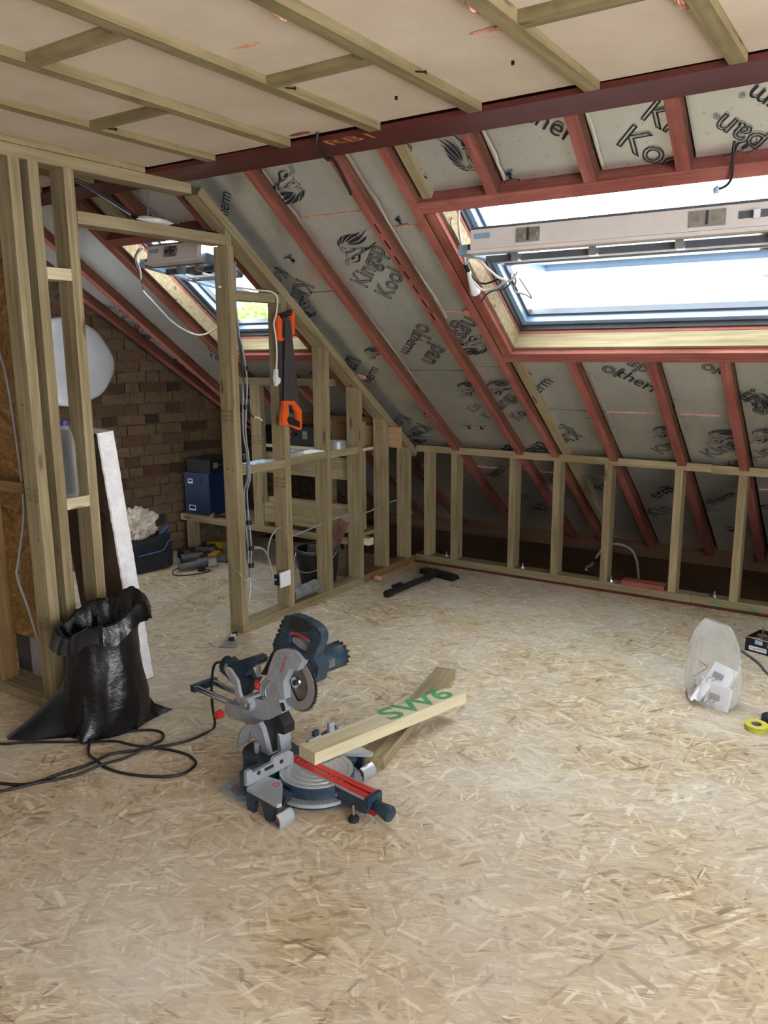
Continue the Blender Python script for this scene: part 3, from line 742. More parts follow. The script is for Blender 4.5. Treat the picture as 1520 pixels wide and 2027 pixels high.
# ================================================================== skylights
def skylight(idx, x0, x1, s0, s1, label, sash_l, bar_l, bar_r, phi, plates, full):
    root = empty('window_%d' % idx, None, label, None, None, 'structure')
    X = slope_matrix
    # timber lining
    def lin_box(name, xa, xb, sa, sb, oa, ob, mat):
        bm = NB(); b_box(bm, xa, xb, -sb, -sa, -ob, -oa); return fin(name, bm, mat, root, X(), bevel=.0015)
    lin_box('lining', x0, x0 + .014, s0 + .0, s1, .030, .118, 'treated_timber')
    lin_box('lining', x0 + .014, x1 - .014, s1 - .014, s1 + .001, .030, .118, 'treated_timber')
    lin_box('lining', x1 - .014, x1, s0, s1, .030, .118, 'treated_timber')
    lin_box('lining', x0 + .014, x1 - .014, s0 - .001, s0 + .012, .030, .118, 'treated_timber')
    # red packing and the dark rebate
    for args in ((x0, x0 + .016, s0, s1), (x1 - .016, x1, s0, s1), (x0 + .016, x1 - .016, s1 - .016, s1), (x0 + .016, x1 - .016, s0, s0 + .016)):
        lin_box('packer', *args, .118, .136, 'red_timber')
    f = .024; g = .05
    for args in ((x0 + .004, x0 + f, s0, s1), (x1 - f, x1 - .004, s0, s1), (x0 + f, x1 - f, s1 - f, s1 - .004), (x0 + f, x1 - f, s0 + .004, s0 + f)):
        lin_box('frame_rebate', *args, .136, .168, 'gasket')
    for args in ((x0 + .006, x0 + g, s0, s1), (x1 - g, x1 - .006, s0, s1), (x0 + g, x1 - g, s1 - g, s1 - .006), (x0 + g, x1 - g, s0 + .006, s0 + g)):
        lin_box('outer_frame', *args, .168, .225, 'frame_blue')
    for args in ((x0 + g, x0 + g + .014, s0 + g, s1 - g), (x1 - g - .014, x1 - g, s0 + g, s1 - g), (x0 + g, x1 - g, s1 - g - .014, s1 - g)):
        lin_box('flashing_strip', *args, .205, .24, 'frame_grey')
    # pivoting sash, tilted open
    sm = (s0 + s1) / 2; xc = (sash_l + x1 - .06) / 2; hw = (x1 - .06 - sash_l) / 2
    SM = X(xc, sm, .165) @ Matrix.Rotation(R(phi), 4, 'X')
    H = (s1 - s0) / 2 - .04
    sash = empty('sash', SM, None, None, None, None, root)
    def sb(name, xa, xb, ya, yb, za, zb, mat, bevel=.002, par=None):
        bm = NB(); b_box(bm, xa, xb, ya, yb, za, zb); return fin(name, bm, mat, par or sash, None, bevel=bevel)
    sb('stile', -hw, -hw + .045, -H, H, -.03, .012, 'frame_blue'); sb('stile', hw - .045, hw, -H, H, -.03, .012, 'frame_blue')
    sb('bottom_rail', -hw + .045, hw - .045, -H, -H + .05, -.03, .012, 'frame_blue')
    sb('top_rail', -hw + .045, hw - .045, H - .05, H, -.03, .012, 'frame_grey')
    sb('pane', -hw + .045, hw - .045, -H + .05, H - .05, -.012, -.006, 'window_glass', 0)
    L0, L1 = bar_l - xc, bar_r - xc
    sb('ventilation_bar', L0, L1, H + .012, H + .042, -.080, -.001, 'off_white_bar', .004)
    sb('bar_top_strip', L0, L1, H + .002, H + .040, -.090, -.081, 'frame_grey', .001)
    sb('bar_lip', L0 - .018, L1 + .01, H - .02, H + .040, .0, .014, 'off_white_bar', .003)
    sb('lower_bar', L0 + .01, L1, H - .11, H - .085, .013, .040, 'frame_grey', .003)
    sb('blind_rail', L0 + .0, L1, H - .27, H - .255, .013, .026, 'off_white_bar', .002)
    sb('blind_rail', L0 + .0, L1, H - .31, H - .295, .013, .032, 'frame_grey', .002)
    nclip = 5 if full else 2
    for k in range(nclip):
        x = L0 + .15 + k * (L1 - L0 - .25) / max(1, nclip - 1)
        sb('clip', x, x + .03, H - .08, H - .04, .012, .046, 'zinc', .002)
        sb('strap', x - .11, x - .10, H - .295, H - .20, .014, .024, 'white_plastic', .001)
    for (px_, wd) in plates:
        xx = px_ - xc
        pl_ = sb('latch_plate', xx - wd / 2, xx + wd / 2, H + .042, H + .047, -.069, -.014, 'zinc', .002)
        for dx in (-.28, .28):
            sb('latch_hook', xx + dx * wd - .012, xx + dx * wd + .012, H + .047, H + .056, -.048, -.032, 'chrome', .002, None)
        sb('latch_slot', xx - .004, xx + .004, H + .047, H + .052, -.068, -.020, 'gasket', .001)
        for dx in (-.42, .42):
            for dz in (-.062, -.021):
                bm = NB(); b_cyl(bm, (xx + dx * wd, H + .047, dz), (xx + dx * wd, H + .050, dz), .004, seg=8); fin('screw_head', bm, 'chrome', sash)
    sb('rating_label', L0 + .015, L0 + .09, H + .042, H + .0425, -.064, -.042, 'frame_blue', 0)
    if full:
        sb('slider', L0 + 1.05, L0 + 1.25, H + .042, H + .046, -.055, -.030, 'frame_grey', .002)
        sb('slider_knob', L0 + 1.10, L0 + 1.12, H + .046, H + .062, -.054, -.026, 'white_plastic', .002)
    return root
skylight(1, *SKY1, 'large roof window with its white ventilation bar tilted open', -1.715, -1.635, -.05, 36, [(-1.375, .10), (-.69, .125)], True)
skylight(2, *SKY2, 'small roof window tilted open in the far room', -3.74, -3.63, -3.24, 28, [(-3.44, .10)], False)
# ================================================================== low stud wall under the slope (right)
knee = struct('wall_eaves', 'low timber stud wall along the eaves')
slab('red_base_strip', (-2.93, 1.6), (4.838, 4.90), (0.0, .013), 'steel_primer', knee)
tim('sole_plate', (-2.93, -1.01), (4.850, 4.945), (.0135, .060), 'treated_timber', knee)
tim('sole_plate', (-1.009, 1.6), (4.852, 4.945), (.0135, .060), 'treated_timber', knee)
tim('top_plate', (-2.93, -.945), (4.850, 4.945), (.806, .852), 'treated_timber', knee)
tim('top_plate', (-.944, 1.6), (4.856, 4.945), (.800, .847), 'treated_timber', knee)
for i, x in enumerate((-2.862, -2.645, -2.207, -1.900, -1.568, -1.147, -.798, -.39, .01, .41)):
    tim('stud', (x, x + .046), (4.852, 4.943), (.0605, .8055 if x < -.95 else .7995), 'treated_timber', knee)
for i, x in enumerate((-2.70, -2.108, -1.503, -.884)):
    b = empty('anchor_bolt', (x, 4.885 if i else 4.90, .0605), None, None, None, None, knee)
    bm = NB(); b_box(bm, -.025, .025, -.025, .025, 0, .003); fin('washer_plate', bm, 'zinc', b)
    bm = NB(); b_cyl(bm, (0, 0, .003), (0, 0, .014), .010, seg=6); b_cyl(bm, (0, 0, .014), (0, 0, .034), .006, seg=10); fin('nut', bm, 'zinc', b)
def blot(name, x, z, sx, sz, mat, parent, y):
    bm = NB(); n = 18
    bm.faces.new([bm.verts.new((x + sx * math.cos(2 * math.pi * k / n) * (1 + .35 * noise.noise(Vector((k * 1.7, x * 9, 0)))), y, z + sz * math.sin(2 * math.pi * k / n) * (1 + .35 * noise.noise(Vector((k * 1.3, x * 5, 4)))))) for k in range(n)])
    return fin(name, bm, mat, parent)
blot('green_mark', -.865, .033, .028, .008, 'green_paint', knee, 4.8512); blot('green_mark', -.665, .034, .026, .009, 'green_paint', knee, 4.8512)

# ================================================================== partition with the doorway
part = struct('wall_partition', 'open timber stud partition with a doorway')
XF, XBK = -2.93, -3.022      # face towards the main room, rear face
tim('top_plate', (XBK, XF), (1.70, 2.822), (2.228, 2.2745), 'treated_timber', part)
tim('sole_plate', (XBK, XF), (3.040, 4.19), (.0005, .046), 'treated_timber', part)
tim('sole_plate', (XBK, XF), (4.191, 4.837), (.0005, .050), 'orange_timber', part)
# raking plate under the slope
N = Vector((0, ST, CT))
timber('raking_plate', SL((XF + XBK) / 2, -.325, -.0245), SL((XF + XBK) / 2, 2.145, -.0245), .092, .047, 'treated_timber', part, up=N)
def zr(y): return .83 + (4.85 - y) * math.tan(TH) - .052 / CT      # underside of the raking plate
def rstud(y0, y1, zb, x0=XBK, x1=XF, mat='treated_timber'):
    t0, t1 = zr(y0), zr(y1)
    M = Matrix(((0, 0, -1), (0, 1, 0), (1, 0, 0))).to_4x4(); zc = (zb + t0) / 2; M.translation = ((x0 + x1) / 2, (y0 + y1) / 2, zc)
    hx = (x1 - x0) / 2; hy = (y1 - y0) / 2
    bm = NB()
    lo = zb - zc
    co = [(lo, -hy, -hx), (t0 - zc, -hy, -hx), (t1 - zc, hy, -hx), (lo, hy, -hx), (lo, -hy, hx), (t0 - zc, -hy, hx), (t1 - zc, hy, hx), (lo, hy, hx)]
    V = [bm.verts.new(c) for c in co]
    for f in ((0, 3, 2, 1), (4, 5, 6, 7), (0, 1, 5, 4), (1, 2, 6, 5), (2, 3, 7, 6), (3, 0, 4, 7)): bm.faces.new([V[i] for i in f])
    return fin('stud', bm, mat, part, M, bevel=.003)
door_stud = tim('stud', (XBK, XF), (3.040, 3.086), (.0465, 2.0205), 'treated_timber', part)
tim('header', (XBK + .002, XF), (2.187, 3.033), (2.021, 2.070), 'treated_timber', part)
rstud(3.034, 3.074, 2.0208, XBK + .03, XF)
for y0, y1 in ((3.432, 3.479), (3.812, 3.856), (4.148, 4.192)): rstud(y0, y1, .0465)
for y0, y1 in ((4.450, 4.500), (4.742, 4.789)): rstud(y0, y1, .0505)
tim('noggin', (XBK, XF), (3.087, 3.431), (.866, .908), 'treated_timber', part)
tim('noggin', (XBK, XF), (3.480, 3.811), (.872, .916), 'treated_timber', part)
tim('noggin', (XBK, XF), (3.857, 4.147), (.868, .912), 'treated_timber', part)
tim('noggin', (XBK, XF), (3.087, 3.431), (1.762, 1.808), 'treated_timber', part)
for (y0, y1) in ((1.900, 1.946), (1.982, 2.026)):
    tim('stud', (XBK, XF), (y0, y1), (.0465 if y0 < 1.95 else .002, 2.2275), 'treated_timber', part)
tim('stud', (XBK, XF), (2.138, 2.184), (.002, 2.2275), 'treated_timber', part)
tim('noggin', (XBK, XF), (2.0265, 2.1375), (1.792, 1.838), 'pale_timber', part)
tim('noggin', (XBK, XF), (2.0265, 2.1375), (.856, .903), 'pale_timber', part)
tim('sole_plate', (XBK, XF), (1.885, 1.970), (.0005, .046), 'treated_timber', part)
def stamp(o, M, w_, s='KD C24', sty='s', n=3):
    for k in range(n):
        text('timber_stamp', ('HT UK', 'KD C24')[k % 2], 's', w_, 'stamp_ink', o, M @ Matrix.Translation((0, -.022 * k, 0)), .7)
FY = Matrix(((1, 0, 0), (0, 0, -1), (0, 1, 0))).to_4x4()       # text facing -y
for (x, y, z) in ((-3.012, 3.0385, 1.195), (-3.012, 1.900, .95), (-3.012, 1.900, .40), (-3.012, 3.4305, .79)):
    stamp(part, Matrix.Translation((x, y, z)) @ FY, .082)
for (x, y, z) in ((-2.99, 3.0385, .90), (-2.955, 3.0385, .895), (-2.995, 4.7405, .80), (-2.955, 4.7405, .80), (-2.995, 4.4485, 1.0), (-2.96, 4.4485, 1.0), (-2.98, 1.9, 1.3), (-2.96, 1.9, .75)):
    bm = NB(); b_cyl(bm, (x, y + .002, z), (x, y - .0005, z), .0035, seg=8); fin('screw_head', bm, 'screw_black', part)

# ================================================================== return wall at far left
ret = struct('wall_left_return', 'short stud wall lined with strand board at the far left')
tim('sole_plate', (-4.6, -3.0225), (1.885, 1.975), (.0005, .046), 'treated_timber', ret)
tim('top_plate', (-4.6, -3.0225), (1.885, 1.975), (2.228, 2.2745), 'treated_timber', ret)
tim('stud', (-3.072, -3.027), (1.930, 1.974), (.0465, 2.2275), 'joist_timber', ret)
tim('stud', (-3.378, -3.332), (1.893, 1.974), (.0465, 2.2275), 'orange_timber', ret)
tim('stud', (-3.90, -3.855), (1.893, 1.974), (.0465, 2.2275), 'orange_timber', ret)
tim('noggin', (-3.3315, -3.0725), (1.915, 1.974), (.93, .975), 'orange_timber', ret)
def osb_sheet(x0, x1, z0, z1):
    M = Matrix(((1, 0, 0), (0, 0, -1), (0, 1, 0))).to_4x4(); M.translation = ((x0 + x1) / 2, 1.976, (z0 + z1) / 2)
    bm = NB(); b_box(bm, -(x1 - x0) / 2, (x1 - x0) / 2, -(z1 - z0) / 2, (z1 - z0) / 2, -.016, 0); fin('osb_board', bm, 'osb_wall', ret, M)
osb_sheet(-4.6, -3.03, .255, 1.30); osb_sheet(-4.6, -3.03, 1.303, 2.274); osb_sheet(-4.6, -3.345, .0, .2535)
bm = NB(); b_box(bm, -3.58, -3.405, 2.10, 2.12, .0, .26); tag(fin('slate_sheet', bm, 'lead_grey'), 'dark grey sheet standing behind the gap at the foot of the left wall', 'sheet')
bm = NB(); b_box(bm, -3.40, -3.28, 2.09, 2.12, .0, .26); tag(fin('foam_offcut', bm, 'white_foam'), 'white foam offcut standing behind the gap at the foot of the left wall', 'offcut')
cable('grey_cable', [(-3.25, 1.96, 1.60), (-3.16, 1.95, 1.42), (-3.11, 1.94, 1.1), (-3.10, 1.935, .85), (-3.17, 1.93, .62), (-3.19, 1.93, .55), (-3.13, 1.93, .42), (-3.09, 1.93, .31), (-3.07, 1.94, .24)], .005, 'grey_cable', ret)

# ================================================================== brick gable wall, a little out of square
gable = struct('wall_left', 'old brown brick gable wall with crumbling mortar')
gd = Vector((.2, 1, 0)).normalized(); gn = Vector((1, -.2, 0)).normalized()
GM = Matrix((gd, Vector((0, 0, 1)), gn)).transposed().to_4x4(); GM.translation = (-4.79, 3.5, 0)    # local x along the wall, y up, z into the room
gtop = lambda u: .83 + (4.85 - (3.5 + u * gd.y)) * math.tan(TH) + .125
bm = NB(); b_prism(bm, [(-2.2, -.05), (2.55, -.05), (2.55, gtop(2.55)), (-.75, gtop(-.75)), (-.75, 2.40), (-2.2, 2.40)], -.22, -.008); fin('mortar_bed', bm, 'mortar', gable, GM)
def brick_mesh(l, seed):
    bm = NB(); b_box(bm, -l / 2, l / 2, -.0325, .0325, -.05, .006)
    bmesh.ops.subdivide_edges(bm, edges=[e for e in bm.edges if e.calc_length() > .06 and abs((e.verts[0].co - e.verts[1].co).z) < .01 and abs((e.verts[0].co - e.verts[1].co).x) > .05], cuts=2)
    for v in bm.verts:
        n = Vector((noise.noise(v.co * 31 + Vector((seed, 0, 0))), noise.noise(v.co * 29 + Vector((0, seed, 0))), noise.noise(v.co * 37 + Vector((0, 0, seed)))))
        v.co += n * .006
    return mesh_from('brick', bm, 'old_brick')
BS = [brick_mesh(.212, k) for k in range(4)]; BH = [brick_mesh(.102, 9 + k) for k in range(3)]
nb = 0
for r in range(24):
    z = .04 + r * .076
    u = -1.25 + (.06 if r % 2 else 0) + random.uniform(-.02, .02)
    k = r % 2
    while u < 1.15:
        header = (k % 2 == 1) if r % 3 else (random.random() < .25)
        L = .102 if header else .212
        yy = 3.5 + (u + L / 2) * gd.y
        zlim = .83 + (4.85 - yy) * math.tan(TH) + .10
        if z < zlim and nb < 298 and not (z < .45 and u > .75):
            o = bpy.data.objects.new('brick', random.choice(BH if header else BS))
            link(o, gable, GM @ Matrix.Translation((u + L / 2, z, random.uniform(-.006, .004))) @ Matrix.Rotation(R(random.uniform(-1, 1)), 4, 'Z')); nb += 1
        u += L + random.uniform(.009, .014); k += 1

# ================================================================== walls out of view that close the room
wr = struct('wall_right', 'painted wall with a wide window to the right of the room')
sy0, sy1, sz0, sz1 = SIDEWIN
for yr, zr_ in (((YBACK - .1, sy0), (-.1, 2.75)), ((sy1, 6.1), (-.1, 2.75)), ((sy0, sy1), (-.1, sz0)), ((sy0, sy1), (sz1, 2.75))):
    slab('plasterboard', (1.6, 1.7), yr, zr_, 'wall_paint', wr)
wl = struct('wall_left_near', 'painted wall to the left of the main room'); slab('plasterboard', (-4.7, -4.6), (YBACK - .1, 2.02), (-.1, 2.345), 'wall_paint', wl)
we = struct('wall_eaves_back', 'dark boarding closing the eaves'); slab('board', (-5.0, 1.7), (5.93, 6.0), (-.1, .25), 'brown_board', we)
wb = struct('wall_back', 'painted wall behind the camera'); slab('plasterboard', (-4.7, 1.7), (YBACK - .1, YBACK), (-.1, 2.5), 'wall_paint', wb)
w3 = empty('window_3', None, 'wide window in the right-hand wall', None, None, 'structure')
for y in (sy0, (sy0 + sy1) / 2 - .03, sy1 - .06): slab('mullion', (1.62, 1.68), (y, y + .06), (sz0, sz1), 'frame_grey', w3)
for z in (sz0, sz1 - .06): slab('rail', (1.621, 1.679), (sy0, sy1), (z, z + .06), 'frame_grey', w3)

# ================================================================== eaves framing in the far room: studs on a raised bench
far = struct('wall_far_eaves', 'timber framing with shelves in the far room')
YB = 4.15
tim('bench_edge', (-4.60, -3.03), (YB, YB + .047), (.255, .302), 'treated_timber', far)
tim('bench_board', (-4.58, -3.03), (YB + .048, YB + .40), (.275, .300), 'treated_timber', far)
tim('bench_leg', (-4.55, -4.46), (YB + .012, YB + .058), (.0, .2545), 'treated_timber', far)
tim('bench_leg', (-3.10, -3.02), (YB + .06, YB + .105), (.0, .2545), 'treated_timber', far)
tim('stud', (-3.845, -3.755), (YB + .002, YB + .048), (.3025, 1.285), 'treated_timber', far)
tim('stud', (-3.42, -3.33), (YB + .25, YB + .295), (.3025, 1.04), 'treated_timber', far)
tim('stud', (-3.17, -3.08), (YB + .25, YB + .295), (.3025, 1.04), 'treated_timber', far)
tim('top_plate', (-3.93, -3.14), (YB - .02, YB + .048), (1.2855, 1.332), 'treated_timber', far)
tim('shelf_board', (-3.80, -3.026), (YB + .05, YB + .32), (.855, .872), 'pale_timber', far)
tim('shelf_rail', (-3.80, -3.026), (YB + .052, YB + .095), (.675, .82), 'treated_timber', far)
tim('lower_rail', (-3.75, -3.026), (YB + .004, YB + .046), (.335, .47), 'treated_timber', far)
tim('lower_rail', (-3.75, -3.026), (YB + .0485, YB + .092), (.37, .505), 'treated_timber', far)
tim('back_rail', (-4.0, -3.026), (YB + .40, YB + .44), (.985, 1.06), 'orange_timber', far)
stamp(far, Matrix.Translation((-3.835, YB + .0015, .92)) @ FY, .082)
# ================================================================== things
def b_holed(bm, outer, holes, h0, h1, axis='y', M=None):
    def P(p, h):
        c = Vector((p[0], p[1], h)) if axis == 'z' else (Vector((p[0], h, p[1])) if axis == 'y' else Vector((h, p[0], p[1])))
        return M @ c if M else c
    edges = []; loops = []
    for L in [outer] + holes:
        V = [bm.verts.new(P(p, h0)) for p in L]; loops.append(V)
        edges += [bm.edges.new((V[i], V[(i + 1) % len(V)])) for i in range(len(V))]
    r = bmesh.ops.triangle_fill(bm, edges=edges, use_beauty=True, use_dissolve=False)
    faces = [f for f in r['geom'] if isinstance(f, bmesh.types.BMFace)]
    mp = {}
    for V in loops:
        for v in V: pass
    d = P((0, 0), h1) - P((0, 0), h0)
    for V in loops:
        for v in V: mp[v] = bm.verts.new(v.co + d)
    for f in faces: bm.faces.new([mp[v] for v in f.verts][::-1])
    for V in loops:
        for i in range(len(V)):
            j = (i + 1) % len(V); bm.faces.new((V[i], V[j], mp[V[j]], mp[V[i]]))
    return bm
def b_lump(bm, c, size, amp=.2, freq=2.0, seed=0.0, sub=3, M=None, flat=None):
    r = bmesh.ops.create_icosphere(bm, subdivisions=sub, radius=1)
    for v in r['verts']:
        n = noise.fractal(v.co * freq + Vector((seed, seed * .7, seed * 1.3)), 1.0, 2.0, 3)
        p = Vector((v.co.x * size[0], v.co.y * size[1], v.co.z * size[2])) * (1 + amp * n)
        if flat is not None and p.z < flat: p.z = flat
        p += Vector(c); v.co = M @ p if M else p
    return bm
def rotz(a): return Matrix.Rotation(R(a), 4, 'Z')

# ------------------------------------------------------------------ sliding mitre saw
def mitre_saw():
    M = Matrix(((.989, .146, 0), (-.146, .989, 0), (0, 0, 1))).to_4x4(); M.translation = (-1.605, 1.995, 0)
    root = empty('mitre_saw', M, 'blue and silver sliding mitre saw standing on the strand board floor', 'saw')
    def P(name, bm, mat, smooth=None, bevel=0.0, parent=root, seg=1): return fin(name, bm, mat, parent, None, smooth=smooth, bevel=bevel, seg=seg)
    def cyl(name, p0, p1, r, mat, r1=None, seg=20, parent=root, bevel=0.0):
        bm = NB(); b_cyl(bm, p0, p1, r, r1, seg); return P(name, bm, mat, 40, bevel, parent)
    def prism(name, pts, b0, b1, mat, bevel=.004, axis='y', parent=root, seg=1):
        bm = NB(); b_prism(bm, pts, b0, b1, axis); return P(name, bm, mat, 40, bevel, parent, seg)
    def box(name, a0, a1, b0, b1, z0, z1, mat, bevel=.002, parent=root):
        bm = NB(); b_box(bm, a0, a1, b0, b1, z0, z1); return P(name, bm, mat, None, bevel, parent)
    # base casting
    def arc(r, a0, a1, n=24, c=(0, 0)): return [(c[0] + r * math.cos(R(a0 + (a1 - a0) * k / n)), c[1] + r * math.sin(R(a0 + (a1 - a0) * k / n))) for k in range(n + 1)]
    prism('mitre_scale', arc(.158, -112, 112) + arc(.10, 112, -112), .030, .042, 'saw_silver', .001, 'z')
    base = prism('base_casting', arc(.148, -115, 115) + [(-.15, .12), (-.15, -.12)], .018, .040, 'saw_blue', .003, 'z')
    tt = NB(); b_lathe(tt, [(.128, .042), (.132, .046), (.132, .078), (.128, .082), (.05, .083)], 48); tt_o = P('turntable', tt, 'saw_blue', 40)
    tt = NB(); b_lathe(tt, [(.126, .082), (.128, .085), (.126, .087), (.112, .087), (.110, .0845), (.103, .0845), (.101, .087), (.088, .087), (.086, .0845), (.079, .0845), (.077, .087), (.064, .087), (.062, .0845), (.055, .0845), (.053, .087), (.01, .087)], 56); P('turntable_plate', tt, 'saw_silver', 30, 0, tt_o)
    for k in range(17):
        a = R(-80 + k * 5); l = .013 if k % 3 == 0 else .008
        bm = NB(); d = Vector((math.cos(a), math.sin(a), 0)); n = Vector((-d.y, d.x, 0)) * .0009
        p0 = d * .138; p1 = d * (.138 + l); bm.faces.new([bm.verts.new(q + Vector((0, 0, .0425))) for q in (p0 - n, p1 - n, p1 + n, p0 + n)]); P('scale_mark', bm, 'black_plastic')
    for sg in (-1, 1):
        k = 1.0 if sg < 0 else .86
        pts = [(-.078, sg * .243 * k), (-.085, sg * .150 * k), (-.03, sg * .137 * k), (-.005, sg * .150 * k), (.080, sg * .228 * k), (.075, sg * .243 * k)]
        wing = prism('support_wing', pts, .078, .090, 'saw_silver', .002, 'z')
        prism('wing_leg', [(-.095, .0), (-.06, .0), (-.05, .05), (-.02, .06), (.0, .0), (.03, .0), (.05, .0775), (-.095, .0775)], sg * .232 * k, sg * .216 * k, 'saw_blue', .002, 'y', wing)
        prism('wing_leg', [(-.09, .03), (.02, .03), (.05, .0775), (-.09, .0775)], sg * .18 * k, sg * .15 * k, 'saw_blue', .002, 'y', wing)
        cl = NB(); ca, cb = .055, sg * (.212 if sg < 0 else .178)
        prof = [(-.026, .0), (.026, .0), (.032, .012), (.032, .034), (.024, .046), (.012, .050), (.012, .044), (.021, .039), (.026, .030), (.026, .015), (.020, .006), (-.026, .006)]
        b_prism(cl, [(ca + q[0], q[1]) for q in prof], cb - .03, cb + .03, 'y'); clo = P('rod_end_clamp', cl, 'saw_silver', 40, .001)
        prism('clamp_insert', [(ca - .006, .016), (ca + .018, .012), (ca + .020, .036), (ca + .004, .042)], cb - .018, cb + .018, 'saw_red', .002, 'y', clo)
        cyl('extension_rod', (-.02, sg * .06, .022), (ca - .01, cb, .022), .005, 'chrome', seg=10)
        if sg < 0:
            lbl = NB(); b_lathe(lbl, [(.012, .0902), (.012, .0908), (.0085, .0908), (.0085, .0902)], 18, Matrix.Translation((-.02, sg * .165, 0)), close=True); P('warning_mark', lbl, 'saw_red', None, 0, wing)
    # left ground plate
    bm = NB(); b_prism(bm, [(-.275, -.150), (-.262, -.222), (-.130, -.226), (-.10, -.17), (-.20, -.142)], 0.0, .010, 'z'); pl_ = P('ground_plate', bm, 'saw_grey', None, .003)
    bm = NB(); b_prism(bm, [(-.240, -.168), (-.225, -.205), (-.17, -.21), (-.18, -.17)], .0102, .012, 'z'); P('plate_recess', bm, 'lead_grey', None, 0, pl_)
    # fence
    for sg in (-1, 1):
        k = 1.0 if sg < 0 else .9
        f = NB(); b_prism(f, [(sg * .030, .088), (sg * .236 * k, .088), (sg * .236 * k, .142), (sg * .215 * k, .142), (sg * .210 * k, .128), (sg * .125 * k, .130), (sg * .115 * k, .146), (sg * .05, .146), (sg * .030, .130)], -.098, -.084, 'x'); fo = P('fence', f, 'saw_silver', None, .0015)
        f = NB(); b_prism(f, [(sg * .05, .05), (sg * .24 * k, .05), (sg * .24 * k, .130), (sg * .22 * k, .138), (sg * .05, .110)], -.118, -.099, 'x'); P('fence_back', f, 'saw_blue', None, .002, fo)
        for bq in (.085, .185): cyl('fence_hole', (-.0838, sg * bq * k, .118), (-.0832, sg * bq * k, .118), .008, 'black_plastic', seg=14, parent=fo)
        f = NB(); b_prism(f, [(sg * .12 * k, .112), (sg * .16 * k, .112), (sg * .16 * k, .124), (sg * .12 * k, .124)], -.0838, -.0832, 'x'); P('fence_label', f, 'black_plastic', None, 0, fo)
    box('fence_post', -.100, -.086, .150, .175, .130, .170, 'saw_silver'); box('fence_post', -.100, -.086, .075, .098, .130, .165, 'saw_blue')
    # arm with red table insert
    arm = prism('table_arm', [(-.02, .052), (.10, .030), (.235, .034), (.268, .040), (.268, .082), (-.02, .082)], -.036, .036, 'saw_blue', .004)
    for sg in (-1, 1):
        box('table_insert', -.118, .256, (.004 if sg > 0 else -.028), (.028 if sg > 0 else -.004), .0825, .0905, 'saw_red', .001, arm)
        box('insert_edge', -.118, .258, (.0285 if sg > 0 else -.034), (.034 if sg > 0 else -.0285), .0825, .089, 'saw_silver', .001, arm)
    box('blade_slot', -.115, .255, -.0038, .0038, .0825, .086, 'black_plastic', 0, arm)
    box('arm_front_block', .2585, .275, -.034, .034, .055, .093, 'saw_blue', .003, arm)
    box('mitre_lock_lever', .245, .285, -.018, .018, .030, .050, 'dark_red_plastic', .003, arm)
    cyl('arm_bolt', (.13, -.0365, .055), (.13, -.041, .055), .007, 'zinc', seg=8, parent=arm)
    box('angle_pointer', .020, .034, -.060, -.052, .045, .080, 'saw_red', .001)
    kn = NB(); b_lathe(kn, [(.010, 0), (.018, .004), (.020, .02), (.025, .045), (.027, .060), (.024, .068), (.008, .069)], 20, Matrix.Translation((.276, 0, .058)) @ Matrix.Rotation(R(97), 4, 'Y')); P('mitre_lock_knob', kn, 'saw_blue', 40)
    cyl('front_foot_rod', (.222, -.046, .012), (.222, -.046, .060), .0045, 'chrome', seg=10)
    ft = NB(); b_lathe(ft, [(.016, 0), (.018, .002), (.018, .014), (.013, .018), (.006, .02)], 18, Matrix.Translation((.222, -.046, 0))); P('front_foot', ft, 'black_rubber', 40)
    # rear housing
    rear = prism('rear_housing', [(-.13, -.07), (-.13, .07)] + arc(.10, 95, 265, 16, (-.235, -.01)), .028, .078, 'saw_blue', .004, 'z')
    bm = NB(); pts = [( -.235 + .098 * math.cos(R(a)), -.01 + .0 , .075 + .13 * math.sin(R(a))) for a in range(90, 185, 12)]
    V = [(bm.verts.new((p[0], -.085, p[2])), bm.verts.new((p[0], -.03, p[2])), bm.verts.new((p[0] + .010, -.03, p[2] + .002)), bm.verts.new((p[0] + .010, -.085, p[2] + .002))) for p in pts]
    for A, B in zip(V, V[1:]):
        for i in range(4): bm.faces.new((A[i], A[(i + 1) % 4], B[(i + 1) % 4], B[i]))
    bm.faces.new(V[0]); bm.faces.new(V[-1][::-1]); P('bevel_arc', bm, 'guard_grey', 60)
    cyl('bevel_pin', (-.26, -.05, .078), (-.26, -.05, .115), .010, 'saw_silver')
    bm = NB(); b_tube(bm, [(-.22, -.11, .03), (-.25, -.135, .012), (-.20, -.15, .010), (-.15, -.15, .02)], .0035, 6); P('rear_wire_foot', bm, 'zinc', 60)
    # bevel neck and slide rails
    prism('bevel_bracket', [(-.340, .174), (-.271, .204), (-.238, .170), (-.217, .114), (-.200, .06), (-.26, .06), (-.250, .10), (-.312, .133)], -.040, .02, 'saw_grey', .006)
    prism('neck', [(-.30, .05), (-.18, .05), (-.19, .14), (-.235, .19), (-.30, .18)], .0, .05, 'saw_grey', .006)
    prism('dust_chute', [(-.297, .181), (-.211, .229), (-.170, .2375), (-.1405, .206), (-.142, .173), (-.195, .165), (-.203, .150), (-.205, .085), (-.272, .085)], -.02, .03, 'black_plastic', .006)
    prism('rail_housing', [(-.465, .165), (-.44, .150), (-.29, .165), (-.27, .20), (-.29, .232), (-.46, .205)], -.035, .085, 'saw_grey', .010, seg=2)
    for b in (-.012, .066):
        cyl('slide_rail', (-.672, b, .195), (-.30, b, .195), .0125, 'chrome', seg=18)
    bm = NB(); b_box(bm, -.690, -.664, -.030, .084, .182, .208); P('rail_end_bracket', bm, 'saw_blue', None, .008, seg=2)
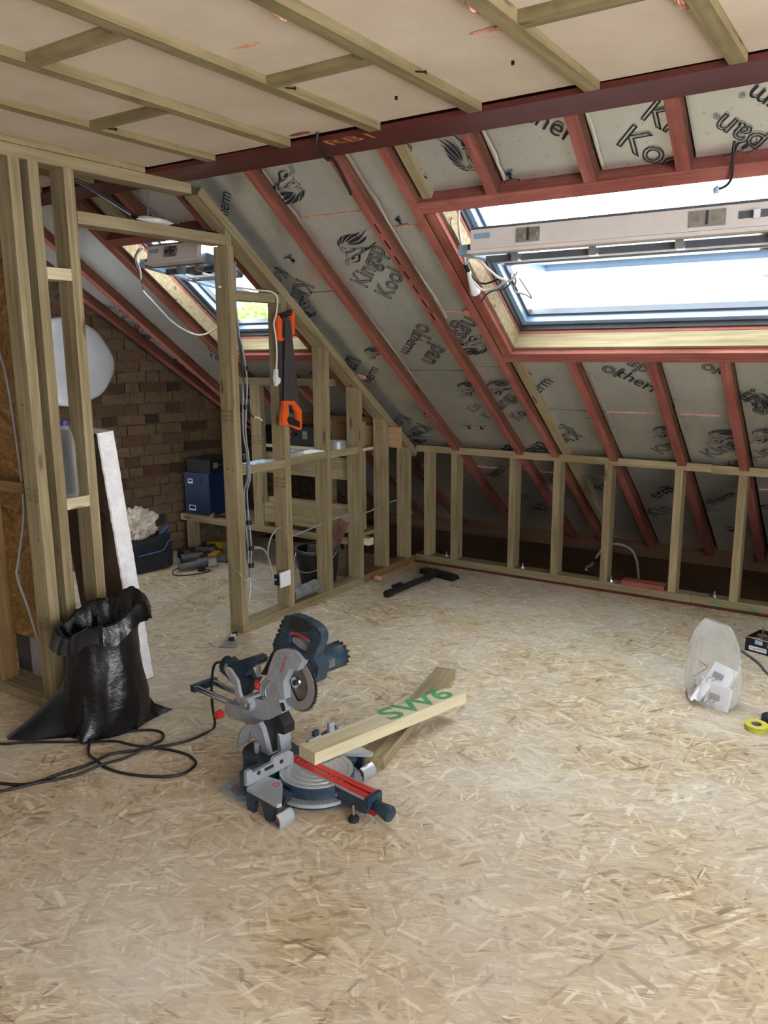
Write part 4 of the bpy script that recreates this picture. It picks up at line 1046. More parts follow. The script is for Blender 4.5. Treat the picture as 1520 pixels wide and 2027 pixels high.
    kb = NB(); b_cyl(kb, (-.475, -.040, .158), (-.475, -.066, .158), .017, .015, 7); P('rail_lock_knob', kb, 'saw_red', None, .002)
    # head
    prism('arm_body', [(-.324, .234), (-.279, .276), (-.225, .284), (-.197, .270), (-.162, .279), (-.144, .308), (-.132, .264), (-.20, .2187), (-.272, .1917), (-.334, .1763)], -.036, .04, 'saw_grey', .008, seg=2)
    pv = cyl('pivot_boss', (-.305, -.062, .250), (-.305, .05, .250), .030, 'saw_silver', seg=28); cyl('pivot_bolt', (-.305, -.066, .250), (-.305, -.062, .250), .010, 'zinc', seg=8, parent=pv)
    g = prism('blade_guard', [(-.1609, .4771), (-.145, .493), (-.1235, .502), (-.0995, .510), (-.0795, .5131), (-.060, .5125), (-.0423, .5073), (-.0166, .4912), (-.0449, .4439), (-.0824, .4452), (-.121, .3803), (-.1126, .3217), (-.1439, .3084), (-.1623, .2789), (-.1971, .2703), (-.2254, .2841), (-.2535, .3084), (-.252, .3332), (-.2025, .3872), (-.1891, .4226)], -.036, -.002, 'saw_grey', .006, seg=2)
    FYL = Matrix(((1, 0, 0), (0, 0, -1), (0, 1, 0))).to_4x4()
    text('maker_name', 'BOSCH', 'b', .066, 'saw_red', g, Matrix.Translation((-.122, -.0368, .418)) @ FYL @ Matrix.Rotation(R(66), 4, 'Z'), .75)
    for k in range(3):
        bm = NB(); b_tube(bm, [(-.238 + .012 * k, -.037, .300 + .002 * k), (-.236 + .012 * k, -.038, .335), (-.195 + .010 * k, -.037, .375)], .003, 6); P('guard_rib', bm, 'saw_grey', 60, 0, g)
    for (a, z) in ((-.135, .333), (-.152, .345), (-.215, .300)): cyl('guard_screw', (a, -.0362, z), (a, -.0385, z), .0045, 'zinc', seg=8, parent=g)
    box('guard_window', -.232, -.222, -.0385, -.0362, .298, .312, 'black_plastic', .001, g)
    # blade with teeth
    bc = Vector((-.0905, -.001, .3796)); bl = NB(); n = 96
    pts = []
    for k in range(n):
        a = 2 * math.pi * k / n
        r = .108 if k % 2 == 0 else .1015
        pts.append((bc.x + r * math.cos(a + (.022 if k % 2 == 0 else 0)), bc.z + r * math.sin(a + (.022 if k % 2 == 0 else 0))))
    b_prism(bl, pts, -.0, .0022, 'y'); blade = P('saw_blade', bl, 'blade_steel')
    cyl('arbor_flange', (bc.x, -.006, bc.z), (bc.x, 0, bc.z), .021, 'chrome', .023, 28, blade); cyl('arbor_bolt', (bc.x, -.012, bc.z), (bc.x, -.006, bc.z), .0095, 'black_plastic', None, 12, blade)
    lg = NB(); A = arc(.0965, -140, 62, 30, (bc.x, bc.z)); B = arc(.066, 50, -85, 22, (bc.x, bc.z)) + [(bc.x - .012, bc.z - .045), (bc.x - .02, bc.z - .03)]
    b_prism(lg, A + B, -.0075, -.005, 'y'); P('lower_guard', lg, 'guard_grey', 40)
    bm = NB(); b_tube(bm, [(-.135, -.03, .295), (-.118, -.04, .290), (-.110, -.045, .283)], .007, 8); P('guard_roller', bm, 'black_rubber', 50)
    # main handle
    ho = [(-.119, .6037), (-.112, .618), (-.0992, .6252), (-.0802, .6294), (-.050, .630), (-.0171, .6266), (.015, .622), (.0388, .6135), (.053, .603), (.0606, .5875), (.058, .570), (.052, .5542), (.0248, .5009), (-.0117, .4933), (-.0534, .5053), (-.1129, .5037), (-.1755, .4743), (-.176, .495), (-.1706, .5147), (-.158, .535), (-.1437, .5521), (-.132, .578)]
    hh = [(-.0937, .5677), (-.0506, .5741), (.0065, .5653), (.0033, .5496), (-.0215, .5096), (-.0531, .513), (-.0954, .5292)]
    bm = NB(); b_holed(bm, ho, [hh], -.024, .014, 'y'); h = P('main_handle', bm, 'saw_blue', 40, .006, seg=2)
    prism('handle_grip', [(-.086, .6187), (-.0697, .6261), (-.0172, .6229), (.0233, .6063), (.0074, .5915), (-.0503, .5817), (-.0928, .5869)], -.0275, -.023, 'black_rubber', .002, 'y', h)
    prism('handle_inner', [(-.092, .529), (-.053, .515), (-.022, .512), (-.010, .530), (-.045, .545), (-.075, .552), (-.093, .545)], -.012, .010, 'lead_grey', .004, 'y', h)
    prism('trigger', [(-.0955, .5671), (-.0453, .5753), (.0060, .569), (-.004, .5589), (-.051, .5636), (-.0942, .5552)], -.018, .012, 'saw_red', .003, 'y', h)
    for k in range(6): box('handle_rib', -.182 + .010 * k, -.166 + .010 * k, -.024, .016, .497 + .019 * k, .507 + .019 * k, 'black_rubber', .003, h)
    prism('drive_cover', [(-.199, .4745), (-.194, .4478), (-.232, .3857), (-.257, .3586), (-.284, .3553), (-.255, .3958), (-.223, .4484)], .0, .035, 'black_plastic', .005)
    prism('gear_housing', [(-.15, .46), (-.02, .50), (.02, .46), (.0, .40), (-.10, .36), (-.16, .40)], .004, .055, 'saw_blue', .008, seg=2)
    mo = NB(); b_lathe(mo, [(.042, .0), (.045, .006), (.045, .085), (.047, .09), (.047, .135), (.045, .145), (.040, .155), (.018, .158)], 28, Matrix.Translation((-.078, .050, .428)) @ Matrix.Rotation(R(-90), 4, 'X')); mo_o = P('motor', mo, 'saw_blue', 40)
    for k in range(14):
        a = 2 * math.pi * k / 14
        bm = NB(); c = Vector((-.078 + .044 * math.cos(a), .196, .428 + .044 * math.sin(a))); b_box(bm, -.0035, .0035, -.010, .010, -.0035, .0035, Matrix.Translation(c) @ Matrix.Rotation(-a, 4, 'Y')); P('vent_slot', bm, 'black_plastic', None, 0, mo_o)
    box('motor_label', -.036, -.031, .09, .13, .415, .445, 'tool_grey', .001, mo_o)
    # carry handle and silver lever
    ca = [(-.5187, .3299), (-.50, .352), (-.4733, .3675), (-.4482, .3571), (-.3071, .4229), (-.288, .421), (-.2777, .4142), (-.2847, .396), (-.3666, .3494), (-.3553, .3316), (-.3128, .3268), (-.3394, .2901), (-.3795, .2448), (-.4159, .2682), (-.4846, .3003), (-.5105, .3062)]
    prism('carry_handle', ca, -.012, .032, 'saw_blue', .008, seg=2)
    cyl('dust_outlet', (-.505, .01, .345), (-.462, .01, .330), .026, 'black_plastic'); cyl('dust_outlet_ring', (-.478, .01, .3355), (-.468, .01, .332), .029, 'guard_grey')
    prism('depth_lever', [(-.4084, .3673), (-.3833, .3657), (-.3422, .3315), (-.3327, .2887), (-.3161, .2605), (-.2736, .265), (-.2812, .238), (-.318, .2308), (-.353, .262), (-.3683, .3117), (-.4099, .346)], -.062, -.050, 'saw_silver', .004)
    bm = NB(); b_tube(bm, [(-.285, -.02, .330), (-.262, -.035, .335), (-.250, -.045, .322)], .010, 10); P('lock_lever', bm, 'saw_red', 50)
    box('front_strut', -.302, -.288, -.006, .006, .345, .420, 'saw_silver', .002)
    # mains lead leaving to the left
    def L(x, y, z=.006):
        q = M.inverted() @ Vector((x, y, z)); return q
    pts = [L(-2.06, 2.09, .31), L(-2.11, 2.10, .325), L(-2.20, 2.12, .30), L(-2.235, 2.13, .22), L(-2.23, 2.12, .12)] + [L(x, y) for x, y in [(-2.255, 2.15), (-2.245, 2.071), (-2.264, 1.983), (-2.327, 1.894), (-2.366, 1.841), (-2.422, 1.768), (-2.426, 1.679), (-2.456, 1.578), (-2.485, 1.476), (-2.579, 1.42), (-2.75, 1.36), (-3.0, 1.33), (-3.5, 1.30), (-4.2, 1.34)]]
    bm = NB(); b_tube(bm, pts, .0055, 8); P('mains_lead', bm, 'black_cable', 60)
    return root
mitre_saw()
cord = [(-4.3, 1.55), (-3.6, 1.50), (-3.05, 1.52), (-2.856, 1.589), (-2.786, 1.650), (-2.624, 1.757), (-2.559, 1.800), (-2.472, 1.835), (-2.387, 1.851), (-2.293, 1.906), (-2.19, 1.925), (-2.119, 1.911), (-2.087, 1.880), (-2.082, 1.814), (-2.137, 1.757), (-2.254, 1.707), (-2.352, 1.695), (-2.415, 1.699), (-2.505, 1.733), (-2.569, 1.809), (-2.535, 1.91), (-2.456, 1.985), (-2.389, 1.995), (-2.347, 1.954), (-2.332, 1.891), (-2.351, 1.786), (-2.368, 1.685), (-2.4, 1.601), (-2.482, 1.474), (-2.529, 1.389), (-2.65, 1.25), (-3.0, 1.12), (-3.6, 1.10), (-4.3, 1.16)]
def zc(i): return .006 + (.011 if i in (7, 8, 17, 26) else 0) + (.011 if i in (19, 24) else 0)
tag(cable('extension_cable', [(x, y, zc(i)) for i, (x, y) in enumerate(cord)], .0055, 'black_cable'), 'black extension cable looped on the floor in front of the bin bag', 'cable')

# ------------------------------------------------------------------ two lengths of timber by the saw
def loose(name, p0, p1, w_, h_, mat, label, group=None):
    o = timber(name, p0, p1, w_, h_, mat); return tag(o, label, 'timber', group)
lo = loose('timber_offcut', (-1.712, 3.11, .0237), (-1.535, 2.235, .0237), .092, .047, 'treated_timber', 'timber offcut lying flat on the floor under the marked length')
a, b = Vector((-1.660, 2.012, .1148)), Vector((-1.470, 2.775, .0985))
hi = loose('timber_length', a, b, .090, .046, 'pale_timber', 'pale timber length marked SW6 in green, one end on the mitre saw')
# green lettering painted on its upper face
d = (b - a); L_ = d.length
text('painted_letters', 'SW6', 'b', .36, 'green_paint', hi, Matrix.Translation((L_ / 2 - .41, -.032, .0236)), .78)

# ------------------------------------------------------------------ black bin bag
def bin_bag():
    root = empty('bin_bag', (-2.66, 1.95, 0), 'open black plastic bin bag slumped against the left studs', 'bag')
    bm = NB(); n = 72
    def crease(v): return 1 - abs(noise.noise(v)) * 2
    def wob(ca, sa, z, cr):
        return (.075 * crease(Vector((ca * 2.2 + 1, sa * 2.2, z * 4.0))) + .045 * crease(Vector((ca * 5 + 4, sa * 5, z * 8 + 2))) - .045) * cr
    # z, radius, shift x, shift y, crumple: up the outside, over the mouth and down inside
    secs = [(.0, .015, 0, 0, 0), (.003, .150, .0, -.01, .6), (.015, .152, 0, -.01, .8), (.045, .155, .0, -.005, 1), (.085, .156, .0, 0, 1), (.13, .154, .0, 0, 1.1), (.18, .149, -.002, 0, 1.1), (.23, .144, -.004, 0, 1), (.28, .139, -.008, .002, .9), (.33, .136, -.012, .005, .8), (.38, .137, -.016, .008, .8), (.43, .144, -.018, .010, .9), (.462, .152, -.018, .014, .7), (.44, .140, -.018, .012, .8), (.36, .125, -.01, .01, .8), (.20, .12, 0, 0, .6), (.14, .01, 0, 0, 0)]
    def tilt(a, ca, sa): return .055 * math.sin(a - R(-25)) + .012 * math.sin(a * 5) + .012 * crease(Vector((ca * 4, sa * 4, 9)))
    rings = []
    for k, (z, r, ox, oy, cr) in enumerate(secs):
        ring = []
        for i in range(n):
            a = 2 * math.pi * i / n; ca, sa = math.cos(a), math.sin(a)
            rr = r * (1 + wob(ca, sa, z, cr) + .05 * math.sin(a * 2 + .6))
            if 0 < k < 8:
                for (ta, amt, wd, hh_) in ((R(-128), .25, .30, .22), (R(60), .13, .22, .075), (R(-66), .05, .2, .15)):
                    dlt = (a - ta + math.pi) % (2 * math.pi) - math.pi
                    rr += amt * math.exp(-abs(dlt / wd) ** 1.4) * max(0, 1 - z / hh_) ** 1.5
            zz = z + (tilt(a, ca, sa) if k in (11, 12, 13) else 0)
            ring.append(bm.verts.new((ca * rr * .96 + ox, sa * rr + oy, max(zz, .002) if k > 0 else .001)))
        rings.append(ring)
    for A, B in zip(rings, rings[1:]):
        for i in range(n): bm.faces.new((A[i], A[(i + 1) % n], B[(i + 1) % n], B[i]))
    bm.faces.new(rings[0][::-1]); bm.faces.new(rings[-1])
    fin('bag_body', bm, 'bin_bag_plastic', root, smooth=32)
    # mouth of the bag turned outwards into a cuff
    bm = NB(); rings = []
    for k, (dz, r) in enumerate(((.462, .1525), (.468, .160), (.462, .170), (.440, .179), (.415, .184), (.395, .189), (.396, .186), (.44, .175), (.455, .165), (.460, .1535))):
        ring = []
        for i in range(n):
            a = 2 * math.pi * i / n; ca, sa = math.cos(a), math.sin(a)
            rr = r * (1 + wob(ca, sa, .462, .7) + .05 * math.sin(a * 2 + .6)) + (r - .1525) * .3 * crease(Vector((ca * 6, sa * 6, 3.3)))
            zz = dz + tilt(a, ca, sa) + (.008 * math.sin(a * 7 + 1) + .015 * noise.noise(Vector((ca * 5, sa * 5, 7))) if k in (4, 5, 6) else 0)
            ring.append(bm.verts.new((ca * rr * .96 - .018, sa * rr + .014, zz)))
        rings.append(ring)
    for A, B in zip(rings, rings[1:] + rings[:1]):
        for i in range(n): bm.faces.new((A[i], A[(i + 1) % n], B[(i + 1) % n], B[i]))
    fin('folded_cuff', bm, 'bin_bag_plastic', root, smooth=28)
bin_bag()

# ------------------------------------------------------------------ clear bag with white accessories
def clear_bag():
    c = (-.615, 3.50)
    root = empty('plastic_bag', (c[0], c[1], 0), 'clear polythene bag standing on the floor holding white electrical boxes', 'bag')
    bm = NB(); n = 48; rings = []
    for k, (z, rx, ry) in enumerate([(.001, .05, .04), (.004, .095, .075), (.03, .112, .088), (.08, .118, .09), (.14, .120, .088), (.20, .116, .08), (.26, .106, .068), (.31, .09, .05), (.345, .072, .03), (.362, .055, .012)]):
        ring = []
        for i in range(n):
            a = 2 * math.pi * i / n
            f = 1 + .12 * (1 - 2 * abs(noise.noise(Vector((math.cos(a) * 1.9, math.sin(a) * 1.9, z * 7 + 3))))) + .07 * (1 - 2 * abs(noise.noise(Vector((math.cos(a) * 4.5, math.sin(a) * 4.5, z * 16))))) - .06
            ring.append(bm.verts.new((math.cos(a) * rx * f, math.sin(a) * ry * f, z)))
        rings.append(ring)
    for A, B in zip(rings, rings[1:]):
        for i in range(n): bm.faces.new((A[i], A[(i + 1) % n], B[(i + 1) % n], B[i]))
    bm.faces.new(rings[0][::-1])
    fin('bag_film', bm, 'clear_polythene', root, rotz(-30), smooth=24)
clear_bag()
def switch_box(M, label):
    r = empty('electrical_box', M @ Matrix.Scale(1.22, 4), label, 'box', 'white boxes inside the clear bag')
    bm = NB(); b_box(bm, -.044, .044, -.044, .044, 0, .010); fin('front_plate', bm, 'white_plastic', r, bevel=.003)
    bm = NB(); b_box(bm, -.034, .034, -.034, .034, -.024, 0); fin('back_box', bm, 'white_plastic', r, bevel=.002)
    bm = NB(); b_box(bm, -.026, .012, -.010, .010, .0101, .016); fin('terminal', bm, 'lead_grey', r, bevel=.001)
    for k in range(2): cable('wire', [(-.02 + .02 * k, -.01, .013), (-.03 + .02 * k, -.03, .022), (-.02 + .02 * k, -.042, .014)], .0013, 'dark_red_plastic', r, seg=6)
    return r
switch_box(Matrix.Translation((-.585, 3.525, .105)) @ rotz(-32) @ Matrix.Rotation(R(52), 4, 'X') @ Matrix.Rotation(R(10), 4, 'Y'), 'white electrical box with a grey terminal, upper one in the clear bag')
switch_box(Matrix.Translation((-.668, 3.472, .056)) @ rotz(-50) @ Matrix.Rotation(R(58), 4, 'X') @ Matrix.Rotation(R(-24), 4, 'Y'), 'white electrical box lying lower left in the clear bag')
switch_box(Matrix.Translation((-.578, 3.452, .045)) @ rotz(-20) @ Matrix.Rotation(R(80), 4, 'X'), 'white electrical box at the bottom right of the clear bag')
tag(cable('bag_wire', [(-.70, 3.49, .13), (-.705, 3.49, .17), (-.69, 3.49, .185), (-.66, 3.49, .17), (-.64, 3.50, .15), (-.66, 3.49, .13), (-.69, 3.48, .10), (-.68, 3.48, .09)], .0016, 'black_cable', seg=6), 'thin black wire curling inside the clear bag', 'wire')

# ------------------------------------------------------------------ rolls of tape
def tape_roll(x, y, mats, label, z=0.0, rz=0):
    r = empty('tape_roll', Matrix.Translation((x, y, z)), label, 'tape')
    k = len(mats); h = .024
    for i, m in enumerate(mats):
        bm = NB(); b_lathe(bm, [(.022, h * i / k), (.0445, h * i / k), (.0445, h * (i + 1) / k), (.022, h * (i + 1) / k)], 32, close=True); fin('tape_layer', bm, m, r, smooth=40)
    bm = NB(); b_lathe(bm, [(.019, -.0), (.0218, 0), (.0218, h), (.019, h)], 28, close=True); fin('core', bm, 'lead_grey', r, smooth=40)
tape_roll(-.405, 3.318, ['tape_yellow', 'tape_green', 'tape_yellow', 'tape_green', 'tape_yellow', 'tape_green', 'tape_yellow'], 'roll of yellow and green insulating tape on the floor')
tape_roll(-.358, 3.425, ['black_plastic'], 'roll of black insulating tape behind the striped roll')

# ------------------------------------------------------------------ screw box at the right edge
def screw_box():
    M = Matrix.Translation((-.602, 4.232, 0)) @ rotz(-16)
    r = empty('screw_box', M, 'small black cardboard box of screws with a white label', 'box')
    W_, D_, H_ = .30, .16, .072
    for nm, (x0, x1, y0, y1, z0, z1) in dict(box_front=(0, W_, 0, .003, 0, H_), box_back=(0, W_, D_ - .003, D_, 0, H_), box_end=(0, .003, .003, D_ - .003, 0, H_), box_far_end=(W_ - .003, W_, .003, D_ - .003, 0, H_)).items():
        bm = NB(); b_box(bm, x0, x1, y0, y1, z0, z1); fin(nm, bm, 'box_black', r)
    bm = NB(); b_box(bm, .003, W_ - .003, .003, D_ - .003, 0, .050); fin('contents', bm, 'cardboard', r)
    bm = NB(); b_box(bm, 0, W_, -.0008, .004, H_, H_ + .002); fin('box_edge', bm, 'cardboard_edge', r)
    bm = NB(); b_prism(bm, [(.024, .010), (.105, .010), (.109, .014), (.109, .028), (.105, .032), (.024, .032), (.020, .028), (.020, .014)], -.0006, 0, 'y'); lb = fin('name_label', bm, 'paper_white', r)
    bm = NB(); b_box(bm, .048, .086, -.0006, 0, .046, .068); fin('code_label', bm, 'printed_packet', r)
    T = Matrix(((1, 0, 0), (0, 0, -1), (0, 1, 0))).to_4x4()
    text('label_text', 'Speed Pro', 's', .078, 'print_ink', r, Matrix.Translation((.104, -.0009, .027)) @ T @ rotz(180), 1.0)
    text('label_text', 'D2', 's', .024, 'paper_white', r, Matrix.Translation((.134, -.0009, .056)) @ T @ rotz(180), 1.0)
    for k in range(26):
        x, y = random.uniform(.02, .28), random.uniform(.02, .14)
        d = Vector((random.uniform(-1, 1), random.uniform(-1, 1), random.uniform(-.1, .25))).normalized() * .018
        p = Vector((x, y, .055)); bm = NB(); b_cyl(bm, p - d, p + d, .0018, .001, 6); b_cyl(bm, p - d * 1.12, p - d, .0042, .002, 8); fin('screw', bm, 'zinc' if k % 3 else 'screw_black', r)
    bm = NB(); b_cyl(bm, (.06, .05, .05), (.063, .05, .125), .003, .004, 8); fin('driver_bit', bm, 'orange_timber', r)
screw_box()
tag(cable('cable_offcut', [(-.654, 4.24, .006), (-.60, 4.18, .006), (-.56, 4.13, .007), (-.504, 4.05, .006), (-.456, 3.95, .006), (-.40, 3.9, .006)], .0055, 'dark_grey_cable'), 'grey cable offcut lying in front of the screw box', 'cable')

# ------------------------------------------------------------------ vacuum floor tool
def vacuum_tool():
    r = empty('vacuum_tube', (0, 0, 0), 'black plastic vacuum tube with floor head near the eaves', 'vacuum tube')
    p0, p1 = Vector((-2.625, 3.99, .026)), Vector((-2.585, 4.42, .034))
    bm = NB(); b_cyl(bm, p0, p1, .021, .019, 20); t = fin('tube', bm, 'black_plastic', r, smooth=40)
    bm = NB(); b_cyl(bm, p0 - (p1 - p0).normalized() * .001, p0 + (p1 - p0).normalized() * .002, .0165, .0165, 18); fin('tube_bore', bm, 'black_rubber', t, smooth=40)
    bm = NB(); b_cyl(bm, p0.lerp(p1, .02), p0.lerp(p1, .10), .0235, .0235, 20); fin('collar', bm, 'black_plastic', t, smooth=40)
    bm = NB(); b_box(bm, -.045, .045, -.010, .010, 0, .016, Matrix.Translation(p0.lerp(p1, .30) + Vector((-.012, 0, .017))) @ rotz(84)); fin('button', bm, 'black_plastic', t, bevel=.003)
    bm = NB(); b_tube(bm, [p1, (-.0 - 2.582, 4.47, .040), (-2.583, 4.52, .046), (-2.588, 4.56, .040)], .025, 14); fin('elbow', bm, 'black_plastic', r, smooth=50)
    bm = NB(); b_prism(bm, [(-.145, -.03), (.145, -.03), (.15, -.015), (.14, .04), (.05, .05), (-.05, .05), (-.14, .04), (-.15, -.015)], .0, .032, 'z', Matrix.Translation((-2.590, 4.585, .001)) @ rotz(-12)); fin('floor_head', bm, 'black_plastic', r, smooth=40, bevel=.006)
    bm = NB(); b_box(bm, -.142, .142, .040, .052, .0, .02, Matrix.Translation((-2.590, 4.585, .0)) @ rotz(-12)); fin('brush_strip', bm, 'black_rubber', r)
vacuum_tool()
bm = NB(); b_lump(bm, (0, 0, .018), (.032, .022, .02), .35, 2.2, 3.0, 3, None, 0.0 - .0175)
for v in bm.verts: v.co.z = max(v.co.z, .0005)
tag(fin('foam_chunk', bm, 'pink_foam', None, Matrix.Translation((-2.885, 4.285, 0)), smooth=40), 'small broken chunk of pink foam beside the partition sole plate', 'debris')

# ------------------------------------------------------------------ scraper
def scraper():
    r = empty('scraper', Matrix.Translation((-2.905, 2.925, 0)) @ rotz(-148), 'dusty steel scraper lying beside the doorway stud', 'scraper')
    bm = NB(); b_prism(bm, [(-.052, .098), (.052, .098), (.018, .02), (-.018, .02)], .004, .006, 'z'); fin('blade', bm, 'saw_silver', r)
    bm = NB(); b_box(bm, -.013, .013, -.085, .022, .002, .020); fin('handle', bm, 'black_rubber', r, bevel=.006)
    bm = NB(); b_box(bm, -.014, .014, -.05, -.01, .0025, .0207); fin('handle_label', bm, 'paper_white', r, bevel=.006)
scraper()

# ------------------------------------------------------------------ rolled lead on the sole plate
def lead_roll():
    r = empty('lead_roll', Matrix.Translation((-2.977, 3.62, .047)), 'grey roll of lead flashing lying on the partition sole plate', 'roll')
    bm = NB(); pts = []
    for k in range(40):
        a = k / 39 * math.pi * 4.2; rad = .024 + .020 * k / 39; pts.append((rad * math.cos(a), rad * math.sin(a) + .045))
    inner = [((math.hypot(x, z - .045) - .006) * math.cos(math.atan2(z - .045, x)), (math.hypot(x, z - .045) - .006) * math.sin(math.atan2(z - .045, x)) + .045) for x, z in pts]
    n = len(pts); rows = []
    for y in (-.125, -.04, .05, .125):
        w_ = .004 * math.sin(y * 40); rows.append(([bm.verts.new((x + w_, y, z)) for x, z in pts], [bm.verts.new((x + w_, y, z)) for x, z in inner]))
    for (A, a_), (B, b_) in zip(rows, rows[1:]):
        for i in range(n - 1):
            bm.faces.new((A[i], A[i + 1], B[i + 1], B[i])); bm.faces.new((a_[i + 1], a_[i], b_[i], b_[i + 1]))
    for (A, a_), fl in ((rows[0], 1), (rows[-1], -1)):
        for i in range(n - 1): bm.faces.new((A[i], a_[i], a_[i + 1], A[i + 1]) if fl > 0 else (A[i + 1], a_[i + 1], a_[i], A[i]))
    fin('rolled_sheet', bm, 'lead_grey', r, smooth=60)
    bm = NB(); b_cyl(bm, (0, -.120, .045), (0, .120, .045), .018, seg=16); fin('roll_core', bm, 'black_plastic', r, smooth=40)
lead_roll()

# ------------------------------------------------------------------ bucket with trowels
simple('bucket_rim', (70, 72, 76), 0.7, var=0.2, scale=30)
simple('trowel_face', (96, 62, 54), 0.8, var=0.35, scale=14)
def bucket():
    r = empty('bucket', (-3.15, 3.985, 0), 'black builder\'s bucket behind the partition studs', 'bucket')
    bm = NB(); b_lathe(bm, [(.105, .0), (.110, .002), (.141, .24), (.137, .25), (.104, .012)], 40, close=False); fin('pail', bm, 'black_plastic', r, smooth=40)
    bm = NB(); b_lathe(bm, [(.1415, .238), (.150, .240), (.151, .256), (.146, .260), (.138, .258), (.1405, .25)], 40, close=True); fin('rim', bm, 'bucket_rim', r, smooth=40)
    pts = [(.152 * math.cos(R(a)), .152 * math.sin(R(a)), .245 - .10 * math.sin(R(a + 180)) if False else .245 - .12 * abs(math.sin(R((a - 180) / 1.0)))) for a in range(180, 361, 15)]
    cable('bail_handle', pts, .0025, 'zinc', r)
bucket()
def trowel(M, label, mat):
    r = empty('trowel', M, label, 'trowel')
    bm = NB(); b_prism(bm, [(-.045, 0), (.045, 0), (.045, .24), (-.045, .24)], -.002, .002, 'y'); fin('blade', bm, mat, r)
    bm = NB(); b_box(bm, -.010, .010, .004, .020, .05, .19); fin('tang', bm, 'lead_grey', r, bevel=.004)
    bm = NB(); b_tube(bm, [(0, .03, .06), (0, .05, .10), (0, .05, .15), (0, .03, .18)], .013, 10); fin('handle', bm, 'orange_timber', r, smooth=50)
trowel(Matrix.Translation((-3.135, 3.985, .06)) @ rotz(20) @ Matrix.Rotation(R(24), 4, 'Y') @ Matrix.Scale(1.75, 4, (0, 0, 1)) @ Matrix.Scale(.8, 4, (1, 0, 0)), 'reddish plastering trowel leaning out of the bucket', 'trowel_face')
trowel(Matrix.Translation((-3.205, 3.97, .03)) @ rotz(60) @ Matrix.Rotation(R(8), 4, 'Y'), 'grey plastering trowel standing in the bucket', 'lead_grey')
# ------------------------------------------------------------------ hand saws hung on the partition
def handsaw(label, blade, handle, hole, grip, x, M=None):
    cy = sum(p[0] for p in handle) / len(handle); cz = sum(p[1] for p in handle) / len(handle)
    r = empty('hand_saw', (x, cy, cz), label, 'hand saw', 'hand saws hung on the partition')
    T = Matrix.Translation((0, -cy, -cz))
    bm = NB(); b_prism(bm, blade, -.0012, .0012, 'x', T); fin('blade', bm, 'handsaw_steel', r)
    bm = NB(); b_holed(bm, handle, [hole], -.011, .011, 'x', T); fin('handle', bm, 'orange_plastic', r, smooth=40, bevel=.004)
    bm = NB(); b_prism(bm, grip, -.0125, .0125, 'x', T); fin('grip', bm, 'black_rubber', r, smooth=40, bevel=.003)
    return r
for (y, z) in ((3.446, 1.668), (3.46, 1.70)):
    bm = NB(); b_cyl(bm, (-2.94, y, z), (-2.878, y, z + .006), .0028, seg=8); fin('nail', bm, 'zinc', part)
b1 = [(3.423, 1.672), (3.444, 1.686), (3.467, 1.673)]
p0, p1 = Vector((3.467, 1.673)), Vector((3.524, 1.19)); nt_ = 46
for k in range(1, nt_):
    q = p0.lerp(p1, k / nt_); b1.append((q.x + (.0035 if k % 2 else 0), q.y))
b1 += [(3.524, 1.19), (3.471, 1.225), (3.390, 1.23)]
handsaw('hand saw hung by its blade tip with orange handle at the bottom', b1,
        [(3.38, 1.24), (3.471, 1.235), (3.53, 1.181), (3.531, 1.115), (3.525, 1.072), (3.505, 1.072), (3.414, 1.106), (3.382, 1.109), (3.365, 1.12)],
        [(3.411, 1.218), (3.461, 1.215), (3.495, 1.156), (3.493, 1.121), (3.434, 1.141), (3.407, 1.142)],
        [(3.398, 1.140), (3.434, 1.150), (3.508, 1.117), (3.508, 1.083), (3.414, 1.110)], -2.892)
handsaw('hand saw hung behind with its orange handle at the top', [(3.384, 1.565), (3.514, 1.60), (3.506, 1.555), (3.425, 1.20), (3.399, 1.20)],
        [(3.379, 1.691), (3.408, 1.7), (3.496, 1.725), (3.526, 1.717), (3.521, 1.6), (3.499, 1.589), (3.43, 1.56), (3.384, 1.56)],
        [(3.412, 1.681), (3.46, 1.694), (3.491, 1.695), (3.485, 1.603), (3.431, 1.58), (3.407, 1.58)],
        [(3.392, 1.690), (3.408, 1.703), (3.498, 1.728), (3.500, 1.700), (3.46, 1.690), (3.412, 1.675)], -2.917)

# ------------------------------------------------------------------ cables
def plug(parent, pts2, x, mat='white_plastic'):
    bm = NB(); b_prism(bm, pts2, x - .009, x + .009, 'x'); return fin('plug', bm, mat, parent, smooth=40, bevel=.004)
wc = empty('white_flex', (0, 0, 0), 'white flex with a plug hanging down the second partition stud', 'cable')
cable('flex', [(-2.99, 3.03, 1.825), (-2.95, 3.10, 1.825), (-2.925, 3.26, 1.818), (-2.915, 3.345, 1.815), (-2.910, 3.385, 1.785), (-2.910, 3.374, 1.705), (-2.912, 3.352, 1.652), (-2.91, 3.362, 1.587), (-2.91, 3.368, 1.493), (-2.912, 3.359, 1.40)], .0048, 'white_cable', wc)
plug(wc, [(3.35, 1.41), (3.366, 1.41), (3.366, 1.369), (3.386, 1.361), (3.381, 1.338), (3.352, 1.320), (3.340, 1.362)], -2.912)
cb = empty('cable_bundle', (0, 0, 0), 'bundle of grey cables taped together beside the doorway stud', 'cable')
Y_ = lambda y, z, dx=0.0, dy=0.0: (-2.975 + dx, y + dy, z)
path = [(3.098, 1.95), (3.10, 1.75), (3.112, 1.60), (3.137, 1.48), (3.147, 1.34), (3.132, 1.10), (3.11, .973), (3.112, .85), (3.115, .756), (3.13, .533), (3.137, .447), (3.13, .37), (3.125, .29)]
